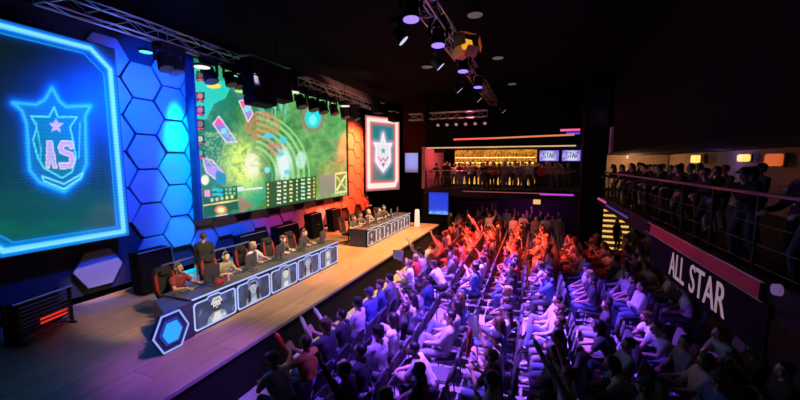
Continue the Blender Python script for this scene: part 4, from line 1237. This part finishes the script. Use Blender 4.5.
# screens in the far corner beyond the stage
def panel_screen(loc, W, Hh, m, label):
    t = thing('wall_screen', label, 'screen', loc)
    b = B(); bx(b, (.04, 0, Hh / 2), (.08, W + .08, Hh + .08), bev=.01); obj('case', b, BLACK, t)
    def f(gu, gv, P):
        return m(gu, gv)
    s = screen_grid('screen', (0, 0, 0), (0, -1, 0), (0, 0, 1), W, Hh, 30, 40, f, led_mat('wall_screen_image', 1, 0), t); s.location = (-.005, W / 2, 0)


def im_blue(u, v):
    p = Paint(u, v, lin(10, 60, 220)); p.put(sstep(.1, .0, v), lin(150, 190, 255), .9); p.put((v < .16) & (vnoise(u * 12, v * 20, 2) > .5), lin(170, 210, 255)); p.put(1 - sstep(0, .35, v), lin(30, 120, 250), .6); p.put(sstep(.8, 1, v), lin(4, 30, 150), .5); return p.c


def im_white(u, v):
    p = Paint(u, v, lin(110, 112, 190)); p.ell(.55, .6, .6, .55, lin(150, 160, 235), .9, .6); p.put(1 - sstep(0, .25, v), lin(110, 80, 100), .8); return p.c


PB = at_x(438.5, 203, 20.85); panel_screen((20.85, PB.y, 1.55), 1.22, 1.36, im_blue, 'bright blue screen on the floor level wall at the far end of the stage')
PW = at_x(411.5, 162, 25.0); panel_screen((25.0, PW.y, 4.0), 1.02, 1.55, im_white, 'pale lilac screen in the dark corner beyond the white banner')
b = B(); bx(b, (23.3, 7.2, 7.2), (.3, 2.9, 3.6)); struct('wall_upper_corner', b, mat('black_maroon_wall', (.022, .008, .008), .9))
b = B(); bx(b, (20.94, 5.6, 1.4), (.04, 1.7, 2.8)); struct('trim_2', b, WALLM)

# service hatch and lit doorway beneath the far balcony
t = thing('service_hatch', 'framed service hatch with a pale counter edge beneath the far balcony', 'hatch', (24.4, 3.7, 0))
b = B(); bx(b, (0, 0, 1.5), (.1, 2.6, .9)); obj('opening', b, mat('hatch_dark_rose', (.12, .05, .08), .8), t)
b = B(); bx(b, (-.06, 0, 1.98), (.06, 2.7, .05)); bx(b, (-.06, 1.33, 1.5), (.06, .05, 1)); bx(b, (-.06, -1.33, 1.5), (.06, .05, 1)); obj('surround', b, mat('hatch_frame', (.3, .2, .25), .5), t)
b = B(); bx(b, (-.1, 0, 1.03), (.24, 2.7, .06), bev=.01); obj('counter', b, mat('pale_counter', (.8, .7, .6), .4), t)
PD = at_x(537, 198, 24.4)
t = thing('exit_light', 'small warm yellow lit box on the wall beneath the far balcony', 'light', (24.4, PD.y, 2.0))
b = B(); bx(b, (0, 0, .25), (.1, .5, .5), bev=.01); obj('box', b, SATIN, t)
b = B(); bx(b, (-.055, 0, .25), (.02, .44, .44)); obj('lens', b, glow('warm_yellow_lens', (1, .55, .15), .9), t)

# people on the far balcony
rn = random.Random(5)
for i in range(34):
    y = 5.75 - i * .228 + rn.uniform(-.08, .08); x = (21.55, 22.5, 23.2)[i % 3] + rn.uniform(-.1, .1)
    ps = rn.choice(['rail', 'stand', 'stfold', 'stphone', 'rail']) if x < 21.9 else rn.choice(['stand', 'stfold', 'stphone'])
    person(ps, (x, y, 3.1), PI / 2 + rn.uniform(-.5, .5), 'balcony visitor, %s, %s from the stage end of the far balcony' % (POSES[ps][1], ordinal(i + 1)), 'visitors on the far balcony',
           rn.choice(['dark', 'black', 'grey', 'dark', 'red', 'pale']), rn.choice(['dark', 'black', 'denim']), rn.choice([0, 1]), rn.choice(['short', 'full', 'long', 'cap']), 'black', full=False, size=rn.uniform(.92, 1.0))
# people on the right balcony
xr = 20.2
for i in range(26):
    xr -= rn.uniform(.46, .62); y = (-4.6, -3.55, -4.05)[i % 3]
    ps = 'rail' if i % 3 == 1 else rn.choice(['stand', 'stfold', 'stphone'])
    person(ps, (xr, y, 2.955), rn.uniform(-.3, .6), 'dark figure, %s, %s from the column along right balcony' % (POSES[ps][1], ordinal(i + 1)), 'visitors on the right balcony',
           rn.choice(['dark', 'black', 'black']), rn.choice(['dark', 'black', 'black']) if i not in (9, 17) else 'pale', rn.choice([0, 1]), rn.choice(['short', 'full', 'long', 'cap']), 'black', full=xr < 12, size=rn.uniform(.96, 1.02))

# wall lamps on the right
def wall_lamp(loc, label, col, es, s=(.3, .2, .3)):
    t = thing('wall_lamp', label, 'lamp', loc)
    b = B(); bx(b, (0, -.03, 0), (s[0] + .06, .05, s[2] + .06), bev=.01); obj('back_plate', b, SATIN, t)
    b = B(); bx(b, (0, s[1] / 2, 0), s, bev=.03); obj('lamp_shade', b, glow('lamp_%d_%d' % (int(col[1] * 100), int(es * 10)), col, es), t)
    return t


wl = at_y(698, 159, -7.35); wall_lamp(wl, 'square yellow lamp on the right balcony wall, the one further from the camera', (1, .6, .12), 1.3, (.6, .2, .36))
wl2 = at_y(747, 158, -7.35); wall_lamp(wl2, 'bright yellow lamp on the right balcony wall between the other two lamps', (1, .5, .1), 1.6, (.5, .2, .26))
wl3 = at_y(776, 160, -7.35); wall_lamp(wl3, 'wide orange lamp on the right balcony wall, the one nearest the camera', (1, .16, .03), .55, (.8, .12, .4))
b = B(); tube(b, (0, 0, 0), (0, .05, 0), .1, .1, 14); wl4 = at_x(628, 157, 25.75)
tag(obj('wall_light', b, glow('small_warm_white', (1, .7, .5), 1.2), None, wl4), 'small white light on the beige wall just past the column', 'lamp')

# the hanging sign on the right balcony front
t = thing('balcony_banner', 'dark banner reading ALL STAR in white letters below a red fascia', 'banner', (8.9, -2.97, 2.1))
b = B(); bx(b, (-.5, 0, .36), (5.0, .03, .76)); obj('cloth', b, mat('black_banner_cloth', (.008, .006, .012), .8), t)
b = B(); bx(b, (-.35, .01, .86), (4.9, .05, .26)); obj('red_fascia', b, mat('fascia_red', (.5, .02, .03), .6), t)
b = B(); tube(b, (-2.9, .04, 1.0), (2.3, .04, 1.0), .012); tube(b, (-2.9, .04, .73), (2.5, .04, .73), .008); obj('edge_trim', b, mat('pale_trim', (.75, .6, .65), .4), t)
for txt, xc, sx_ in (('ALL', at_y(678, 252, -2.94).x - 8.9, .66), ('STAR', at_y(706, 281, -2.94).x - 8.9, .78)):
    me = text_mesh(txt, .56, sx_, .006); me.materials.append(glow('letter_white', (.8, .5, .72), .34))
    xs = [v.co.x for v in me.vertices]
    o = obj('lettering', me, None, t); o.location = (xc, .03, .09); o.rotation_euler = (PI / 2, 0, PI)
b = B(); tube(b, (0, -.01, 0), (0, .05, 0), .075, .07, 20); ld = at_y(779, 290, -2.9)
tag(obj('round_light', b, glow('lilac_disc', (.25, .14, .4), .4), None, ld), 'small round lilac light on the right balcony front', 'lamp')

# lit stairs beyond the column
t = thing('staircase', 'staircase with amber lit risers beyond the column', 'stairs', (21.4, -4.3, 0))
for k in range(8):
    b = B(); bx(b, (.14 + k * .28, 0, .13 + k * .26), (.30, 1.5, .26 + .0)); st = obj('step', b, mat('step_dark', (.06, .05, .05), .7), t)
    b = B(); bx(b, (-.02 + k * .28, 0, .12 + k * .26), (.02, 1.4, .12)); obj('lit_riser', b, glow('riser_amber', (1, .55, .12), .9), st)
b = B()
for s in (-1, 1): bx(b, (1.2, s * .8, 1.0), (2.6, .08, .3), Euler((0, -.75, 0)))
obj('stringer', b, SATIN, t)
person('stand', (21.1, -4.15, 0.0), 2.2, 'person in dark blue silhouetted against the lit staircase', None, 'blue', 'dark', 1, 'short', full=False)

# ================================================================== RIGGING
def truss(loc, L, axis, label, s=.34, m=None, bay=.6):
    t = thing('lighting_truss', label, 'truss', loc)
    ax = V((1, 0, 0)) if axis == 'x' else V((0, 1, 0)); sd = V((0, 1, 0)) if axis == 'x' else V((1, 0, 0)); up = V((0, 0, 1))
    cs = [sd * (a * s / 2) + up * (c * s / 2) for a, c in ((-1, -1), (1, -1), (1, 1), (-1, 1))]
    b = B()
    for c in cs: tube(b, c, c + ax * L, .026)
    obj('chords', b, m or STEEL, t)
    b = B(); n = int(L / bay)
    for i in range(n):
        for q in range(4):
            a_, b_ = cs[q], cs[(q + 1) % 4]
            if i % 2: a_, b_ = b_, a_
            tube(b, a_ + ax * (i * L / n), b_ + ax * ((i + 1) * L / n), .013, seg=6)
    for i in range(0, n + 1, 4):
        for q in range(4): tube(b, cs[q] + ax * (i * L / n), cs[(q + 1) % 4] + ax * (i * L / n), .013, seg=6)
    obj('lattice', b, m or STEEL, t)
    b = B()
    for f in (.08, .92): tube(b, ax * L * f + up * s / 2, ax * L * f + up * (CH - loc[2]), .012)
    obj('hanger', b, SATIN, t)
    return t


TZ = 8.0
truss((4.2, 9.2, TZ), 6.2, 'x', 'blue lit lattice truss above the blue hexagons')
truss((12.4, 9.1, 8.05), 7.4, 'x', 'lattice truss above the game screen with a flat cover on top')
t = thing('truss_cover', 'flat grey brown cover panel lying along the top of the truss above the game screen', 'panel', (12.4, 9.1, 8.24))
b = B(); prism(b, [(0, -.2, 0), (7.4, -.2, 0), (7.25, .1, .42), (.4, .1, .42)], (0, 0, .03)); obj('sheet', b, mat('cover_taupe', (.22, .17, .16), .7), t)
b = B()
for k in range(6): tube(b, (.3 + k * 1.36, -.18, 0), (.5 + k * 1.3, .1, .4), .012)
obj('ribs', b, SATIN, t)
truss((5.2, 2.25, TZ), 15.2, 'x', 'long lattice truss with violet moving lights running over the audience')
truss((19.6, 2.5, 7.35), 3.2, 'y', 'red lit cross truss with small lamps in front of the far balcony')
truss((19.7, 6.2, 7.35), .8, 'y', 'short red lit truss piece beside the white banner top')


def moving_head(loc, target, label, col=(.25, .12, 1), es=2.2, s=1.0, group='violet moving lights under the audience truss'):
    t = thing('moving_head_light', label, 'stage light', loc, 0, group)
    L = V(target) - V(loc); L.normalize()
    b = B(); bx(b, (0, 0, -.06 * s), (.34 * s, .34 * s, .13 * s), bev=.02); obj('base', b, BLACK, t)
    side = L.cross(V((0, 0, 1)));
    side = side.normalized() if side.length > .05 else V((1, 0, 0))
    cen = V((0, 0, -.42 * s)); b = B()
    for q in (-1, 1): tube(b, side * q * .2 * s + V((0, 0, -.12 * s)), side * q * .2 * s + cen, .035 * s)
    tube(b, side * -.2 * s + V((0, 0, -.14 * s)), side * .2 * s + V((0, 0, -.14 * s)), .035 * s); obj('yoke', b, BLACK, t)
    b = B(); tube(b, cen - L * .18 * s, cen + L * .17 * s, .13 * s, .17 * s, 20); hd = obj('head', b, BLACK, t)
    b = B(); tube(b, cen + L * .17 * s, cen + L * .185 * s, .15 * s, .15 * s, 20)
    obj('lens', b, glow('lens_%d_%d_%d' % tuple(int(c * 100) for c in col), col, es), hd)
    b = B(); tube(b, (0, 0, 0), (0, 0, .1), .02); obj('clamp', b, SATIN, t)
    return t


for i, (u, v, tz) in enumerate(((411, 19, .0), (438, 45, 0), (463, 71, 0), (478, 87, 0))):
    P = at_z(u, v, 7.4)
    moving_head((P.x, P.y, 7.98), (P.x - .5, 2.0, 1.0), 'violet glowing moving light, %s from the camera under the audience truss' % ordinal(i + 1), (.22, .14, 1), 2.0, 1.0)
for i, (u, v) in enumerate(((399, 45), (437, 70), (457, 93), (477, 102), (502, 113))):
    P = at_z(u, v, 7.2)
    moving_head((P.x, P.y, 7.72), (P.x + 2.5, P.y - 6, 1.0), 'black spot lamp with a white rim, %s from the camera beside the audience truss' % ordinal(i + 1), (.75, .7, 1), .9, .8, 'black spot lamps beside the audience truss')
    b = B(); tube(b, (P.x, P.y, 7.76), (P.x, 2.3, 7.8), .018)
    tag(obj('outrigger_pipe', b, SATIN), 'black pipe carrying the %s spot lamp from the camera beside the audience truss' % ordinal(i + 1), 'pipe')
# amber flood light
P = at_z(461, 50, 7.7); t = thing('flood_light', 'amber glowing flood light with open barn doors beside the audience truss', 'stage light', P); t.scale = (1.3, 1.3, 1.3); t.rotation_euler = (0, .3, .9)
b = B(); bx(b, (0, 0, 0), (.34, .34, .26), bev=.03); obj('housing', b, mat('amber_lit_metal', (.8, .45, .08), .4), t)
b = B(); bx(b, (-.19, 0, 0), (.02, .3, .24)); obj('lens', b, glow('flood_amber', (1, .4, .03), .9), t)
for k, (c, r) in enumerate((((-.28, .0, .2), (0, -.6, 0)), ((-.28, 0, -.2), (0, .6, 0)), ((-.28, .27, 0), (0, 0, .6)), ((-.28, -.27, 0), (0, 0, -.6)))):
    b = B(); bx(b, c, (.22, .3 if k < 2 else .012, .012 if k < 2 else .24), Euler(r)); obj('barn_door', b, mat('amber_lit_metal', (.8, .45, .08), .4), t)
b = B(); tube(b, (0, .2, 0), (0, .2, .3), .015); tube(b, (0, -.2, 0), (0, -.2, .3), .015); tube(b, (0, -.2, .3), (0, .2, .3), .015); obj('yoke', b, SATIN, t)
# par lamps on the cross truss
for k in range(6):
    moving_head((19.6, 2.6 + k * .52, 7.15), (12, 2.6 + k * .5, 1), 'small pinkish lamp on the cross truss, %s from the column side' % ordinal(k + 1), (.9, .45, .5), .35, .62, 'small lamps on the cross truss')
# dark fixtures in front of the screen top
for i, (u, s) in enumerate(((166, 1.15), (176, 1.2), (210, 1.2), (230, 1.1), (239, 1.1), (300, 1.4), (312, 1.4), (322, 1.4), (333, 1.3), (344, 1.4), (355, 1.3))):
    P = at_y(u, 80, 9.2); z = 7.82
    moving_head((P.x, 9.2, z), (P.x + random.uniform(-.5, .5), 6.5, 1), 'black moving light hanging from the back truss, %s from the camera' % ordinal(i + 1), (.03, .03, .05), .3, s, 'black moving lights on the back trusses')
# hanging line array speakers before the screen
def line_array(loc, n, label):
    t = thing('line_array', label, 'speaker', loc)
    b = B(); bx(b, (0, 0, .12), (1.0, .5, .06)); tube(b, (0, 0, .1), (0, 0, CH - loc[2]), .02); obj('fly_frame', b, SATIN, t)
    for k in range(n):
        a = .05 + .06 * k
        b = B(); bx(b, (0, -.02 * k * k * .3, -.12 - .29 * k), (1.0, .5, .27), Euler((-a * .6, 0, 0)), bev=.02); obj('speaker_box', b, BLACK, t)
    return t


LA = at_y(258, 88, 8.6); line_array((LA.x, 8.6, 8.0), 5, 'black hanging speaker array before the top of the game screen, the one nearer the camera')
LA = at_y(277, 88, 8.6); line_array((LA.x, 8.6, 8.0), 4, 'black hanging speaker array before the top of the game screen, the one further away')
LA = at_y(378, 110, 8.9); line_array((LA.x, 8.9, 8.2), 2, 'black hanging speaker array before the top of the white banner')
LA = at_y(394, 110, 8.9); line_array((LA.x, 8.9, 8.0), 2, 'short black hanging speaker array at the outer corner of the white banner')
# round lamps
def round_lamp(u, v, z, r, col, es, label, group):
    P = at_z(u, v, z); t = thing('downlight', label, 'ceiling light', P, 0, group)
    b = B(); tube(b, (0, 0, 0), (0, 0, .06), r * 1.12, r * 1.12, 24); obj('rim', b, SATIN, t)
    b = B(); tube(b, (0, 0, -.015), (0, 0, .005), r, r, 24); obj('diffuser', b, glow('disc_%d_%d' % (int(es * 100), int(col[2] * 100)), col, es), t)
    b = B(); tube(b, (0, 0, .06), (0, 0, CH - z), .012); obj('rod', b, SATIN, t)


round_lamp(202, 67, 7.35, .2, (1, .92, .72), 1.0, 'bright cream round lamp at the near top corner of the game screen', 'bright round lamps along the back truss')
round_lamp(293, 92, 7.3, .22, (1, .85, .65), 1.0, 'bright cream round lamp over the middle of the game screen', 'bright round lamps along the back truss')
round_lamp(345, 106, 7.4, .22, (1, .85, .7), 1.0, 'bright cream round lamp at the far top corner of the game screen', 'bright round lamps along the back truss')
round_lamp(146, 52, 7.8, .16, (.15, .9, 1), 1.0, 'cyan glowing round lamp above the blue hexagons', 'cyan round lamps along the back truss')
round_lamp(233, 76, 7.5, .14, (.1, .7, 1), 1.0, 'cyan glowing round lamp above the near half of the game screen', 'cyan round lamps along the back truss')
for i, (u, v) in enumerate(((475, 15), (498, 58), (512, 84), (520, 98))):
    round_lamp(u, v, 8.7, .2, (.32, .26, .22), .30, 'dim round ceiling lamp, %s from the camera in the row right of the audience truss' % ordinal(i + 1), 'dim round ceiling lamps')
round_lamp(427, 67, 8.7, .22, (.32, .26, .22), .3, 'dim round ceiling lamp alone between the stage and the audience truss', 'dim round ceiling lamps')

# ================================================================== LIGHT
w = bpy.data.worlds.new('dark_hall'); sc.world = w; w.use_nodes = True
w.node_tree.nodes['Background'].inputs[0].default_value = (.10, .08, .16, 1); w.node_tree.nodes['Background'].inputs[1].default_value = .004
WARM = (1, .50, .20)
# stage wash
for x, p in ((6.0, 500), (8.6, 2300), (11.0, 4200), (13.4, 5200), (15.8, 5400), (18.4, 5200)):
    spot((x, 4.0, 7.7), (x + .3, 6.6, 1.0), p, WARM if x > 9 else (1, .7, .52), 52, .8, .25, 'stage_wash')
# players lit from the front
for x, p in ((5.9, 2400), (8.0, 2300), (10.2, 2300), (14.6, 2600), (17.6, 2600)):
    spot((x - 1.5, 2.6, 7.6), (x, 7.9, 1.9), p, (1, .74, .5), 26, .5, .12, 'key_light')
# blue and cyan on the near honeycomb
spot((7.3, 8.4, 6.7), (7.6, 11.3, 5.5), 4200, (0.0, .055, 1), 125, .6, .2, 'blue_wash')
spot((8.6, 8.6, 6.4), (9.6, 11.3, 1.9), 3600, (0.0, .09, 1), 60, .7, .2, 'blue_wash')
spot((8.35, 10.55, 8.6), (8.55, 11.25, 3.6), 9000, (0, .7, 1), 26, .8, .05, 'cyan_beam')
spot((8.7, 10.35, 1.6), (8.6, 11.2, 5.4), 2600, (0, .7, 1), 46, .8, .05, 'cyan_beam')
spot((6.2, 8.4, 7.6), tuple(PH), 2200, (1, .62, .72), 15, .6, .1, 'pale_spot')
spot((9.0, 8.2, 7.6), (9.35, 11.2, 1.75), 2600, (.75, .7, 1), 14, .6, .1, 'pale_spot')
# red and orange on the far honeycomb
spot((20.3, 8.7, 6.6), (20.6, 11.3, 4.9), 12000, (1, .06, .012), 100, .6, .2, 'red_wash')
spot((17.4, 8.4, 6.4), (17.4, 11.3, 1.9), 9500, (1, .08, .02), 60, .8, .2, 'red_wash')
spot((13.0, 8.4, 6.4), (13.3, 11.3, 2.0), 1800, (.8, .02, .25), 40, .8, .2, 'magenta_wash')
spot((16.2, 8.4, 7.6), (16.9, 11.2, 1.8), 4500, (1, .65, .45), 12, .6, .1, 'pale_spot')
# purple over the near audience
PUR = (.20, .055, 1.0); VIO = (.33, .105, 1.0)
for x, y, tx, ty, p, col, an in ((5.2, 2.25, 6.4, 3.0, 700, PUR, 34), (6.6, 2.25, 7.2, 1.6, 1800, VIO, 34), (7.2, 2.25, 8.4, 3.2, 1500, PUR, 34), (8.6, 2.25, 8.9, .2, 2300, VIO, 36), (10.6, 2.25, 10.9, 2.8, 2600, VIO, 36),
                                 (11.2, 2.25, 11.4, .6, 2600, VIO, 36), (9.0, 2.25, 9.3, -1.0, 1500, PUR, 30), (10.9, 1.9, 11.3, -1.5, 1700, PUR, 26), (12.8, 2.25, 12.9, 1.6, 1200, (.5, .08, .9), 36), (9.4, 1.6, 9.4, -2.6, 900, VIO, 16)):
    spot((x, y, 7.0), (tx, ty, .8), p * 4.8, col, an, .7, .12, 'violet_head')
# red on the far audience
for tx, ty, p in ((14.8, 2.2, 9500), (16.2, .6, 11000), (17.5, 3.0, 8000), (19.0, 1.2, 3500), (15.5, -.8, 1000)):
    spot((tx - 3.6, 2.25 if ty > 0 else 1.4, 7.0), (tx, ty, .9), p, (1, .05, .035), 40, .8, .15, 'red_head')
spot((14.4, 2.3, 7.0), (17.8, 1.6, 1), 1000, (1, .5, .22), 60, .8, .15, 'amber_head')
spot((14.5, 3.4, 7.5), (13.6, 6.0, 1), 120, (1, .1, .05), 50, .8, .15, 'red_head')
# purple pool on the near stage edge
spot((5.0, 2.6, 7.6), (4.6, 5.9, 1.0), 4500, (.25, .08, 1), 26, .8, .12, 'violet_head')
# balcony lights
point((23.4, 2.6, 5.2), 50, (1, .45, .12), .2, 'bar_lamp'); point((22.3, 4.6, 5.3), 160, (1, .12, .2), .2, 'rose_lamp')
point((22.5, -1.0, 5.2), 10, (.9, .1, .2), .2, 'rose_lamp'); point((22.6, 0, 2.3), 40, (.7, .06, .7), .2, 'violet_lamp')
point((24.3, -5.4, 4.95), 130, (1, .5, .22), .15, 'amber_lamp'); point((18, -7.0, 4.95), 14, (.25, .2, 1), .1, 'blue_lamp'); point((12.2, -7.2, 4.95), 9, (1, .45, .12), .1, 'amber_lamp')
point((19.2, -2.9, 6.9), 3, (.9, .2, .9), .1, 'mauve_lamp')
spot((10.5, -.8, 7.2), (9.6, -3.0, 2.9), 90, (1, .03, .06), 34, .8, .1, 'red_spot')
point((17.5, -4.0, 2.5), 4, (1, .25, .12), .1, 'side_lamp'); point((13.0, -4.2, 2.5), 3, (1, .3, .25), .1, 'side_lamp')
spot((21.3, 5.0, 7.0), (23.2, 7.0, 6.6), 12, (1, .12, .1), 60, .8, .2, 'red_spot')
# truss tints
spot((6.2, 7.0, 6.6), (6.8, 9.2, 8.0), 300, (.2, .18, 1), 70, .7, .1, 'truss_uplight'); spot((18.4, 3.6, 6.4), (19.6, 4, 7.4), 60, (1, .2, .25), 80, .7, .1, 'truss_uplight')
spot((15.5, 6.5, 7.4), (16, 9.1, 8.3), 300, (1, .4, .35), 90, .7, .1, 'truss_uplight'); spot((9.0, 3.2, 6.9), (9.0, 2.3, 8), 25, (.6, .5, .9), 100, .7, .1, 'truss_uplight')
print('PEOPLE', npeople, 'OBJECTS', len(bpy.data.objects))
